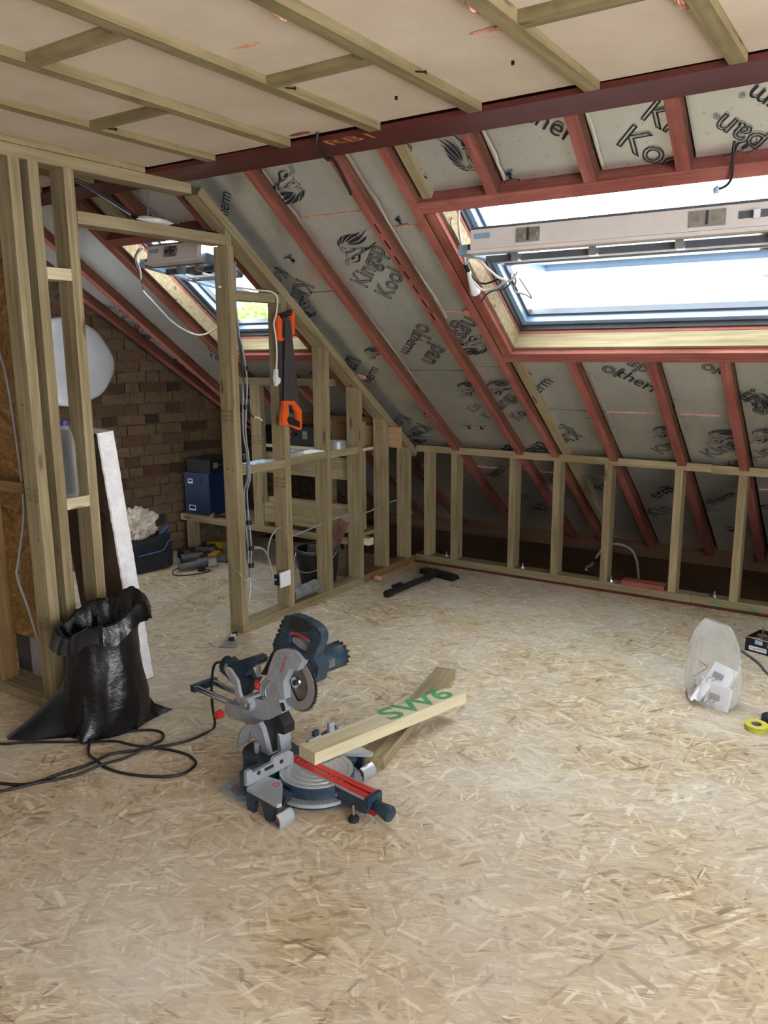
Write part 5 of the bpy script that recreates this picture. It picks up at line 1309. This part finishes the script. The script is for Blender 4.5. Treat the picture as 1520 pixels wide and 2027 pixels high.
for k, (dx, dy, m) in enumerate(((0, 0, 'grey_cable'), (.012, .008, 'grey_cable'), (-.008, .010, 'dark_grey_cable'))):
    cable('grey_cable', [(-2.92 + dx if .80 < z < 1.0 else -2.955 + dx, y + dy + .006 * math.sin(z * 9 + k * 2), z) for y, z in path], .0045, m, cb)
for z, y in ((1.42, 3.145), (1.22, 3.145), (.96, 3.115), (.60, 3.13), (.455, 3.14), (.36, 3.135)):
    bm = NB(); b_cyl(bm, (-2.945, y + .004, z - .012), (-2.945, y + .004, z + .012), .016, seg=14); fin('tape_wrap', bm, 'black_plastic', cb, smooth=40)
for k in range(2):
    cable('grey_cable', [(-2.95, 3.14, .43 + .01 * k), (-2.95, 3.18, .445 + .01 * k), (-2.95, 3.25, .425), (-2.945, 3.285, .36), (-2.94, 3.298, .29), (-2.94, 3.305, .245), (-2.94, 3.335, .232)], .0045, 'grey_cable', cb)
cable('grey_cable', [(-2.95, 3.292, .33), (-2.955, 3.288, .40), (-2.96, 3.32, .47), (-2.965, 3.37, .508), (-2.975, 3.42, .515), (-2.975, 3.47, .47), (-2.975, 3.53, .445), (-2.975, 3.801, .464), (-2.975, 3.95, .476), (-2.975, 4.14, .470), (-2.975, 4.30, .455), (-2.975, 4.42, .466), (-2.975, 4.60, .478), (-2.975, 4.74, .476)], .0048, 'grey_cable', cb)
for k in range(4):
    cable('wire_end', [(-2.945, 3.125, .30), (-2.935 + .004 * k, 3.085 - .012 * k, .285 + .01 * k), (-2.93, 3.045 - .012 * k, .33 + .012 * k)], .002, ('printed_packet', 'white_cable', 'tape_green', 'grey_cable')[k], cb, seg=6)
    cable('wire_end', [(-2.945, 3.125, .30), (-2.935, 3.11 + .006 * k, .24), (-2.93, 3.085 + .008 * k, .16 + .01 * k)], .002, ('grey_cable', 'white_cable', 'printed_packet', 'grey_cable')[k], cb, seg=6)
cable('black_flex', [(-2.96, 3.09, 1.90), (-2.955, 3.105, 1.70), (-2.945, 3.13, 1.50), (-2.945, 3.14, 1.34), (-2.945, 3.17, 1.20), (-2.94, 3.20, 1.16)], .004, 'black_cable', cb)
cable('white_flex_end', [(-2.94, 3.20, 1.16), (-2.935, 3.23, 1.158), (-2.93, 3.255, 1.14)], .004, 'white_cable', cb)
sp = empty('blank_plate', (-2.925, 3.39, .226), 'white plastic box cover screwed to the second partition stud', 'plate')
bm = NB(); b_box(bm, 0, .008, -.044, .044, -.044, .044); fin('cover', bm, 'white_plastic', sp, bevel=.003)
bm = NB(); b_box(bm, -.035, -.001, -.05, -.030, -.03, .03); fin('back_box', bm, 'black_plastic', sp, bevel=.001)
for dy in (-.006, .006):
    bm = NB(); b_cyl(bm, (.008, dy, .022), (.009, dy, .022), .002, seg=8); fin('indicator', bm, 'black_plastic', sp)
# cables above the doorway header
hc = empty('header_cables', (0, 0, 0), 'dark cables and a taped joint lying along the doorway header', 'cable')
cable('dark_cable', [(-3.04, 2.20, 2.22), (-3.00, 2.27, 2.20), (-2.985, 2.40, 2.15), (-2.975, 2.52, 2.10), (-2.97, 2.62, 2.082), (-2.97, 2.80, 2.081), (-2.975, 2.98, 2.080), (-2.98, 3.03, 2.079)], .0075, 'black_cable', hc)
cable('grey_cable', [(-3.05, 2.21, 2.225), (-3.01, 2.30, 2.19), (-2.99, 2.42, 2.135), (-2.98, 2.50, 2.10)], .005, 'grey_cable', hc)
cable('dark_cable', [(-3.04, 2.60, 2.226), (-3.03, 2.62, 2.17), (-3.02, 2.70, 2.12), (-3.00, 2.80, 2.10)], .006, 'dark_grey_cable', hc)
cable('dark_cable', [(-2.95, 2.58, 2.226), (-2.952, 2.575, 2.15), (-2.955, 2.575, 2.085)], .004, 'dark_grey_cable', hc)
bm = NB(); b_lump(bm, (0, 0, 0), (.03, .10, .016), .25, 2.5, 8, 3); fin('taped_joint', bm, 'white_cable', hc, Matrix.Translation((-2.965, 2.62, 2.088)), smooth=60)
bc_ = empty('black_cable_drop', (0, 0, 0), 'black cable dropping from the ceiling over the steel beam', 'cable')
cable('flex', [(-1.965, 2.545, 2.302), (-1.98, 2.552, 2.262), (-2.02, 2.62, 2.264), (-2.09, 2.77, 2.262), (-2.115, 2.81, 2.290), (-2.128, 2.88, 2.270), (-2.142, 2.98, 2.196), (-2.150, 3.01, 2.172)], .006, 'black_cable', bc_)
# white cable hanging from the small roof window
ws = empty('window_flex', (0, 0, 0), 'white flex draped from the small roof window across the rafters', 'cable')
cable('flex', [(-3.67, 3.15, 2.075), (-3.74, 3.16, 2.03), (-3.80, 3.231, 1.96), (-3.91, 3.33, 1.875), (-3.93, 3.42, 1.81), (-3.945, 3.50, 1.755), (-3.955, 3.58, 1.70), (-3.93, 3.66, 1.645), (-3.85, 3.70, 1.612), (-3.74, 3.70, 1.625), (-3.62, 3.665, 1.665), (-3.52, 3.64, 1.72)], .0055, 'white_cable', ws)
cable('dark_flex', [(-3.70, 3.15, 2.075), (-3.77, 3.17, 2.02), (-3.82, 3.24, 1.95), (-3.90, 3.33, 1.87)], .004, 'dark_grey_cable', ws)
# cables and connector hanging at the big roof window
def BW(u, z, x): return u
wf = empty('window_wiring', (0, 0, 0), 'tangle of white and grey wires with a connector at the large roof window', 'cable')
def sp_(x, s, off): return SL(x, s, off)
cable('white_flex', [sp_(-1.70, -.0, .03), sp_(-1.715, .05, .0), sp_(-1.735, .13, -.02), sp_(-1.755, .24, -.03), sp_(-1.77, .30, -.03), sp_(-1.775, .40, -.03), sp_(-1.755, .46, -.03), sp_(-1.70, .46, -.03), sp_(-1.65, .43, -.04), sp_(-1.62, .40, -.05), sp_(-1.57, .38, -.05), sp_(-1.53, .34, -.04)], .0055, 'white_cable', wf)
cable('white_flex', [sp_(-1.76, .28, -.03), sp_(-1.73, .24, -.035), sp_(-1.69, .25, -.04), sp_(-1.66, .31, -.045), sp_(-1.63, .36, -.05), sp_(-1.60, .38, -.05)], .0055, 'white_cable', wf)
cable('black_flex', [sp_(-1.77, .30, -.03), sp_(-1.765, .39, -.03), sp_(-1.73, .42, -.03), sp_(-1.68, .40, -.04), sp_(-1.63, .37, -.05)], .0045, 'black_cable', wf)
cable('grey_flex', [sp_(-1.80, .56, -.02), sp_(-1.76, .51, -.03), sp_(-1.71, .47, -.035), sp_(-1.64, .45, -.04), sp_(-1.59, .41, -.045), sp_(-1.57, .35, -.04)], .0045, 'dark_grey_cable', wf)
cable('grey_flex', [sp_(-1.56, .37, -.03), sp_(-1.57, .42, -.03), sp_(-1.60, .47, -.02), sp_(-1.60, .50, -.02), sp_(-1.57, .53, -.01), sp_(-1.545, .56, -.01), sp_(-1.54, .50, -.02), sp_(-1.545, .40, -.03)], .004, 'grey_cable', wf)
cable('thin_wire', [sp_(-1.786, .09, .06), sp_(-1.78, .10, .02), sp_(-1.765, .15, .0), sp_(-1.762, .25, -.02), sp_(-1.764, .30, -.03)], .0025, 'black_cable', wf, seg=6)
bm = NB(); b_cyl(bm, sp_(-1.768, .285, -.03), sp_(-1.772, .325, -.03), .012, seg=12); fin('tape_wrap', bm, 'black_plastic', wf, smooth=40)
bm = NB(); b_tube(bm, [sp_(-1.772, .33, -.03), sp_(-1.785, .39, -.03), sp_(-1.792, .44, -.03), sp_(-1.795, .475, -.03)], lambda t: .009 + .016 * t, 10); fin('connector', bm, 'white_plastic', wf, smooth=50)
rw = empty('loose_wire', (0, 0, 0), 'short black wire hanging over the trimmer above the large roof window', 'wire')
cable('flex', [SL(-.60, -.14, .03), SL(-.605, -.10, .0), SL(-.612, -.03, -.012), SL(-.63, .0, -.02), SL(-.655, .01, -.025)], .005, 'black_cable', rw)
bm = NB(); b_lump(bm, (0, 0, 0), (.012, .008, .014), .4, 3, 2, 2); fin('wire_end', bm, 'printed_packet', rw, Matrix.Translation(SL(-.665, .012, -.025)), smooth=60)

# ------------------------------------------------------------------ bottle on the noggin
def bottle():
    r = empty('water_bottle', (-2.975, 2.075, .9035), 'clear ribbed plastic bottle with a purple cap between the left studs', 'bottle')
    prof = [(.012, .0), (.034, .001), (.038, .008), (.038, .04)]
    z = .04
    while z < .20:
        prof += [(.038, z), (.0355, z + .008), (.038, z + .016)]; z += .024
    prof += [(.038, .215), (.034, .245), (.026, .275), (.016, .296), (.0135, .300), (.0135, .318)]
    bm = NB(); b_lathe(bm, prof, 28); fin('bottle_body', bm, 'bottle_plastic', r, smooth=50)
    bm = NB(); b_lathe(bm, [(.0155, .302), (.0165, .304), (.0165, .322), (.015, .324)], 20); fin('cap', bm, 'purple_cap', r, smooth=40)
simple('purple_cap', (86, 50, 140), 0.4)
bottle()

# ------------------------------------------------------------------ insulation board leaning in the doorway
def leaning_board():
    ex = Vector((.98, -.2, 0)).normalized()
    bot = Vector((-2.889, 2.295, .0)); top = Vector((-2.914, 2.189, 1.165))
    ez = (top - bot); H = ez.length; ez.normalize(); ex = (ex - ez * ex.dot(ez)).normalized(); ey = ez.cross(ex)
    M = Matrix((ex, ey, ez)).transposed().to_4x4(); M.translation = bot
    r = empty('leaning_board', M, 'thick insulation board with a white cut edge leaning in the doorway', 'board')
    bm = NB(); b_box(bm, -.5, -.002, .004, .076, .0, H)
    bmesh.ops.subdivide_edges(bm, edges=bm.edges[:], cuts=6, use_grid_fill=True)
    fin('foam_core', bm, 'white_foam', r)
    bm = NB(); n = 60; A = []
    for k in range(n + 1):
        z = H * k / n; j = .0035 * noise.noise(Vector((z * 30, 0, 0))); j2 = .0035 * noise.noise(Vector((z * 26, 4, 0)))
        A.append([bm.verts.new(c) for c in ((-.004, -.001 + j, z), (.004 + j2, .003 + j, z), (.004 + j, .072 + j2, z), (-.004, .078 + j2, z))])
    for P, Q in zip(A, A[1:]):
        for i in range(4): bm.faces.new((P[i], P[(i + 1) % 4], Q[(i + 1) % 4], Q[i]))
    bm.faces.new(A[0][::-1]); bm.faces.new(A[-1])
    fin('cut_edge', bm, 'white_foam', r)
    bm = NB(); b_box(bm, -.5, -.005, .0, .0035, .0, H - .004); f = fin('foil_face', bm, 'brown_foil', r)
    T = Matrix(((1, 0, 0), (0, 0, -1), (0, 1, 0))).to_4x4()
    text('printed_text', 'TE', 's', .16, 'print_red', f, Matrix.Translation((-.23, -.0006, .80)) @ T @ rotz(-40), 1.0)
    text('printed_text', 'ther', 's', .22, 'print_red', f, Matrix.Translation((-.145, -.0006, .12)) @ T @ rotz(58), 1.0)
leaning_board()

# ------------------------------------------------------------------ white bundle on the brick wall
def bundle():
    M = GM @ Matrix.Translation((-.09, 1.44, .012))
    r = empty('white_bundle', M, 'large rounded white plastic bundle against the brick wall behind the left studs', 'bundle')
    bm = NB(); n = 40
    outline = []
    for k in range(n):
        a = 2 * math.pi * k / n
        rr = .285 * (1 + .05 * math.cos(3 * a + .5) + .02 * math.cos(7 * a)); outline.append((rr * math.cos(a) * .93, rr * math.sin(a)))
    rings = [[bm.verts.new((x * f, y * f, z)) for x, y in outline] for f, z in ((.97, .0), (1.0, .03), (1.0, .10), (.96, .135), (.85, .15), (.4, .158))]
    for A, B in zip(rings, rings[1:]):
        for i in range(n): bm.faces.new((A[i], A[(i + 1) % n], B[(i + 1) % n], B[i]))
    bm.faces.new(rings[0][::-1]); bm.faces.new(rings[-1]); fin('wrapping', bm, 'dust_sheet_white', r, smooth=70)
bundle()

# ------------------------------------------------------------------ tool bag, cloth and tools on the far floor
def tool_bag():
    M = Matrix.Translation((-4.53, 3.66, 0)) @ rotz(-10)
    r = empty('tool_bag', M, 'open black fabric tool bag on the floor by the brick wall', 'bag')
    bm = NB(); n = 40; rings = []
    for (z, hx, hy) in ((.0, .15, .20), (.01, .17, .225), (.10, .175, .23), (.19, .165, .22), (.23, .16, .215), (.235, .15, .205), (.14, .145, .20), (.12, .02, .02)):
        ring = []
        for i in range(n):
            a = 2 * math.pi * i / n; e = .45
            cx, sy = math.cos(a), math.sin(a)
            x = hx * abs(cx) ** e * (1 if cx > 0 else -1); y = hy * abs(sy) ** e * (1 if sy > 0 else -1)
            f = 1 + .05 * noise.noise(Vector((x * 9, y * 9, z * 9)))
            ring.append(bm.verts.new((x * f, y * f, z + (.015 * math.sin(a * 3) if z > .18 else 0))))
        rings.append(ring)
    for A, B in zip(rings, rings[1:]):
        for i in range(n): bm.faces.new((A[i], A[(i + 1) % n], B[(i + 1) % n], B[i]))
    bm.faces.new(rings[0][::-1]); bm.faces.new(rings[-1]); fin('bag_body', bm, 'bag_fabric', r, smooth=60)
    bm = NB(); b_box(bm, .165, .195, -.13, .16, .015, .125); fin('front_pocket', bm, 'bag_fabric', r, bevel=.012)
    cable('pocket_trim', [(.197, -.10, .130), (.197, .0, .135), (.197, .08, .138), (.190, .12, .160), (.180, .15, .19), (.17, .19, .215)], .004, 'blue_trim', r)
    bm = NB(); b_tube(bm, [(.12, .12, .235), (.13, .16, .275), (.10, .20, .28), (.06, .21, .24)], .012, 8); fin('bag_handle', bm, 'blue_trim', r, smooth=60)
tool_bag()
def cloth_heap():
    bm = NB(); r0 = bmesh.ops.create_icosphere(bm, subdivisions=5, radius=1)
    for v in r0['verts']:
        p = v.co.copy(); n = noise.fractal(p * 1.6 + Vector((3, 1, 7)), 1.0, 2.1, 4)
        fold = abs(noise.noise(p * 3.1 + Vector((9, 2, 4)))) + .6 * abs(noise.noise(p * 6.3 + Vector((2, 8, 1))))
        f = 1.08 + .35 * n - .42 * fold
        v.co = Vector((p.x * .12 * f, p.y * .155 * f, p.z * .115 * f + .035 * p.y))
    tag(fin('cloth_heap', bm, 'cream_cloth', None, Matrix.Translation((-4.50, 3.65, .31)) @ rotz(10), smooth=80), 'crumpled cream dust cloth piled on top of the black tool bag', 'cloth')
cloth_heap()
def grinder(M, label, body='tool_grey', accent='black_plastic'):
    r = empty('angle_grinder', M, label, 'power tool')
    bm = NB(); b_tube(bm, [(-.16, 0, .035), (-.08, 0, .038), (0, 0, .04), (.05, 0, .042)], lambda t: .024 + .010 * t, 14); fin('motor_body', bm, body, r, smooth=50)
    bm = NB(); b_box(bm, .05, .115, -.03, .03, .012, .07); fin('gear_head', bm, 'zinc', r, bevel=.010)
    bm = NB(); b_cyl(bm, (.085, 0, .003), (.085, 0, .010), .056, seg=28); fin('disc', bm, 'guard_grey', r, smooth=40)
    bm = NB(); b_cyl(bm, (.085, .03, .045), (.085, .13, .055), .013, .016, 12); fin('side_handle', bm, accent, r, smooth=40)
    bm = NB(); b_box(bm, -.09, -.03, -.008, .008, .064, .073); fin('switch', bm, accent, r, bevel=.002)
    cable('mains_lead', [(-.16, 0, .035), (-.21, -.01, .02), (-.22, -.07, .006), (-.14, -.12, .006), (-.02, -.13, .006), (.03, -.09, .006), (-.02, -.07, .012)], .004, 'black_cable', r)
    bm = NB(); b_box(bm, -.045, .0, -.085, -.05, .0, .03); fin('plug', bm, 'black_plastic', r, bevel=.006)
grinder(Matrix.Translation((-4.12, 3.87, 0)) @ rotz(72), 'dusty grey angle grinder with its lead and plug on the floor')
def drill(M, label, body, accent, batt):
    r = empty('cordless_drill', M, label, 'power tool')
    bm = NB(); b_cyl(bm, (-.10, 0, .034), (.06, 0, .034), .032, .030, 18); fin('motor_body', bm, body, r, smooth=40, bevel=.006)
    bm = NB(); b_cyl(bm, (.06, 0, .034), (.11, 0, .034), .024, .014, 14); fin('chuck', bm, 'black_plastic', r, smooth=40)
    bm = NB(); b_box(bm, -.055, -.005, .025, .14, .012, .050); fin('grip', bm, body, r, bevel=.010)
    bm = NB(); b_box(bm, -.085, .045, .14, .19, .001, .066); fin('battery', bm, batt, r, bevel=.008)
    bm = NB(); b_box(bm, -.004, .012, .035, .06, .020, .044); fin('trigger', bm, accent, r, bevel=.003)
    bm = NB(); b_box(bm, -.08, .03, -.012, .012, .065, .068); fin('side_band', bm, accent, r, bevel=.001)
drill(Matrix.Translation((-4.30, 3.99, .0)) @ rotz(60), 'red and grey cordless drill lying behind the tool bag', 'tool_grey', 'dark_red_plastic', 'black_plastic')
drill(Matrix.Translation((-4.36, 4.19, .0)) @ rotz(20), 'cordless drill with a yellow battery behind the red and grey one', 'tool_grey', 'black_plastic', 'yellow_plastic')
drill(Matrix.Translation((-4.03, 4.15, .0)) @ rotz(110), 'grey cordless drill with red trigger and yellow battery nearest the doorway stud', 'tool_grey', 'dark_red_plastic', 'yellow_plastic')

# ------------------------------------------------------------------ crate and cases on the bench
def crate():
    M = Matrix.Translation((-4.36, 4.185, .303)) @ rotz(4)
    r = empty('crate', M, 'dark blue plastic storage crate with white stickers on the bench', 'crate')
    bm = NB(); b_box(bm, -.20, .04, .0, .30, 0, .31); fin('crate_body', bm, 'crate_blue', r, bevel=.006)
    bm = NB(); b_box(bm, -.206, .046, -.006, .306, .295, .318); fin('crate_rim', bm, 'crate_blue', r, bevel=.004)
    for (x0, x1, z0, z1) in ((-.165, -.120, .235, .27), (-.165, -.100, .03, .07)):
        bm = NB(); b_box(bm, x0, x1, -.0012, 0, z0, z1); s = fin('sticker', bm, 'paper_white', r)
        bm = NB(); b_box(bm, x0 + .006, x1 - .006, -.0018, -.0012, z0 + .012, z1 - .006); fin('sticker_print', bm, 'print_ink', s)
    bm = NB(); b_box(bm, -.05, -.025, -.0015, .0, .24, .292); fin('hand_slot', bm, 'black_plastic', r)
    for k in range(7): 
        bm = NB(); b_box(bm, .04, .044, .01, .02, .02 + .04 * k, .045 + .04 * k); fin('rib', bm, 'crate_blue', r)
crate()
def case(M, sx, sy, sz, label, name='tool_case', latches=2):
    r = empty(name, M, label, 'tool case')
    bm = NB(); b_box(bm, -sx / 2, sx / 2, -sy / 2, sy / 2, 0, sz * .55); fin('case_base', bm, 'black_plastic', r, bevel=.010)
    bm = NB(); b_box(bm, -sx / 2, sx / 2, -sy / 2, sy / 2, sz * .56, sz); fin('case_lid', bm, 'black_plastic', r, bevel=.014)
    for k in range(latches):
        x = -sx * .3 + k * sx * .6 / max(1, latches - 1)
        bm = NB(); b_box(bm, x - .02, x + .02, -sy / 2 - .008, -sy / 2 + .002, sz * .38, sz * .78); fin('latch', bm, 'dark_red_plastic' if k % 2 else 'lead_grey', r, bevel=.003)
    bm = NB(); b_tube(bm, [(-.05, -sy / 2, sz * .6), (-.05, -sy / 2 - .03, sz * .62), (.05, -sy / 2 - .03, sz * .62), (.05, -sy / 2, sz * .6)], .007, 8, smooth=2); fin('case_handle', bm, 'black_plastic', r, smooth=60)
    for k in range(5):
        x = -sx * .42 + k * sx * .2
        bm = NB(); b_box(bm, x, x + .012, -sy / 2 + .01, sy / 2 - .01, sz, sz + .006); fin('lid_rib', bm, 'black_plastic', r, bevel=.002)
case(Matrix.Translation((-4.425, 4.325, .622)) @ rotz(88), .26, .25, .10, 'black tool case with red latch on top of the blue crate', latches=2)
case(Matrix.Translation((-3.57, 4.335, .8725)), .44, .18, .13, 'black tool case with latches on the far shelf behind the saws', latches=3)
def hammer():
    r = empty('hammer', Matrix.Translation((-4.235, 4.195, .302)) @ rotz(35), 'hammer with a yellow and black handle lying on the bench edge', 'hammer')
    bm = NB(); b_cyl(bm, (-.04, 0, .012), (.10, 0, .012), .011, .012, 12); fin('handle', bm, 'black_rubber', r, smooth=40)
    bm = NB(); b_cyl(bm, (.10, 0, .012), (.19, 0, .012), .012, .010, 12); fin('handle_end', bm, 'yellow_plastic', r, smooth=40)
    bm = NB(); b_cyl(bm, (-.05, -.045, .015), (-.05, .045, .015), .015, .013, 14); fin('head', bm, 'orange_timber', r, smooth=40, bevel=.002)
hammer()

# ------------------------------------------------------------------ odds and ends on the shelves
def duct(M, label):
    r = empty('duct_tape', M, label, 'tape')
    bm = NB(); b_lathe(bm, [(.040, 0), (.055, 0), (.055, .048), (.040, .048)], 36, close=True); fin('tape', bm, 'duct_tape', r, smooth=40)
    bm = NB(); b_lathe(bm, [(.037, 0.001), (.0398, .001), (.0398, .047), (.037, .047)], 30, close=True); fin('core', bm, 'cardboard_edge', r, smooth=40)
duct(Matrix.Translation((-2.975, 3.985, .9125)), 'roll of silver duct tape standing on the partition noggin')
def packet(M, sx, sy, label, mat='printed_packet', seed=1):
    bm = NB(); n = 10; G = []
    for i in range(n + 1):
        G.append([bm.verts.new((-sx / 2 + sx * i / n, -sy / 2 + sy * j / n, .006 + .010 * math.sin(math.pi * i / n) * math.sin(math.pi * j / n) + .004 * noise.noise(Vector((i * .7, j * .7, seed))))) for j in range(n + 1)])
    for i in range(n):
        for j in range(n): bm.faces.new((G[i][j], G[i + 1][j], G[i + 1][j + 1], G[i][j + 1]))
    r = bmesh.ops.extrude_face_region(bm, geom=bm.faces[:])
    for v in r['geom']:
        if isinstance(v, bmesh.types.BMVert): v.co.z = .0005
    o = fin('foil_packet', bm, mat, None, M, smooth=60); return tag(o, label, 'packet')
packet(Matrix.Translation((-2.972, 3.25, .9082)) @ rotz(90), .19, .078, 'crumpled silver packet on the noggin next to the doorway stud', 'printed_packet', 1)
bm = NB(); b_box(bm, -.04, .04, -.045, .045, 0, .028); o = fin('plastic_box', bm, 'bottle_plastic', None, Matrix.Translation((-2.975, 3.56, .9165)), bevel=.004); tag(o, 'small clear plastic box on the middle partition noggin', 'box')
packet(Matrix.Translation((-2.972, 3.715, .9162)) @ rotz(90), .16, .08, 'white paper packet beside the clear box on the noggin', 'paper_white', 5)
packet(Matrix.Translation((-3.70, 4.38, .3005)) @ rotz(15), .16, .14, 'crumpled white paper bag on the far bench behind the stud', 'paper_white', 9)
packet(Matrix.Translation((-3.50, 4.36, .3005)) @ rotz(40), .14, .12, 'second white paper bag on the far bench nearer the partition', 'paper_white', 12)
# board that pokes through the partition
tag(tim('board_offcut', (-3.42, -2.85), (4.512, 4.538), (.868, 1.006), 'plywood_pink'), 'plain board poking through the partition near the eaves', 'board')
tag(tim('timber_block', (-3.05, -2.895), (4.205, 4.255), (.255, .302), 'pale_timber'), 'short pale timber end poking out behind the fourth partition stud', 'timber')
# red block on the eaves sole plate
tag(tim('red_block', (-1.425, -1.165), (4.838, 4.925), (.0605, .092), 'red_timber'), 'short dark red timber block lying on the eaves sole plate', 'timber')
def eaves_cable():
    r = empty('eaves_cable', (0, 0, 0), 'grey cable rising from the dark eaves behind the low wall', 'cable')
    cable('cable', [(-1.445, 5.30, -.015), (-1.455, 5.30, .06), (-1.465, 5.30, .11), (-1.50, 5.30, .175), (-1.57, 5.30, .205), (-1.65, 5.30, .20), (-1.70, 5.30, .16), (-1.74, 5.30, .10), (-1.77, 5.30, .04), (-1.80, 5.30, .02)], .009, 'grey_cable', r)
    bm = NB(); b_cyl(bm, (-1.745, 5.30, .09), (-1.755, 5.30, .06), .013, seg=10); fin('tape_wrap', bm, 'black_plastic', r, smooth=40)
    for k in range(3): cable('wire_end', [(-1.785, 5.30, .03), (-1.81, 5.30 + .01 * k, .015), (-1.80 - .01 * k, 5.30, -.01)], .003, 'white_cable', r, seg=6)
eaves_cable()

# ------------------------------------------------------------------ outside: a neighbour's house and a tree
def house():
    r = empty('neighbour_house', (0, 0, 0), 'pale rendered house outside seen through the large roof window', 'house')
    slab('house_wall', (-5.6, -2.45), (14.0, 18.0), (-6.0, 2.75), 'house_render', r)
    slab('parapet', (-5.7, -2.35), (13.9, 18.1), (2.75, 2.86), 'roof_slate', r)
    slab('side_wing', (-2.3, -.6), (15.0, 18.0), (-6.0, 2.45), 'house_render', r)
    for x in (-2.0, -1.3): slab('window', (x, x + .35), (14.96, 15.0), (1.9, 2.35), 'frame_blue', r)
    slab('chimney', (-1.7, -1.3), (15.6, 16.2), (2.45, 3.3), 'roof_slate', r)
house()
def tree():
    base = Vector((-9.84, 10.85, -6.0))
    r = empty('tree', base, 'leafy green tree outside seen through the small roof window', 'tree')
    bm = NB(); b_tube(bm, [(0, 0, 0), (.1, 0, 3), (0, .1, 6.2), (.0, .0, 8.0)], lambda t: .16 - .12 * t, 10); fin('trunk', bm, 'bark', r, smooth=60)
    bm = NB(); rnd = random.Random(4)
    for k in range(1500):
        a, b = rnd.uniform(0, 2 * math.pi), math.acos(rnd.uniform(-1, 1)); q = rnd.uniform(.3, 1.0) ** .5
        p = Vector((.75 * q * math.sin(b) * math.cos(a), .75 * q * math.sin(b) * math.sin(a), 7.75 + .7 * q * math.cos(b)))
        u = Vector((rnd.uniform(-1, 1), rnd.uniform(-1, 1), rnd.uniform(-1, 1))).normalized(); v = u.cross(Vector((rnd.uniform(-1, 1), rnd.uniform(-1, 1), .3))).normalized(); s = rnd.uniform(.05, .09)
        bm.faces.new([bm.verts.new(p + c) for c in (u * s, v * s * .5, -u * s, -v * s * .5)])
    o = fin('foliage', bm, 'leaf_green', r); o['kind'] = 'stuff'
tree()
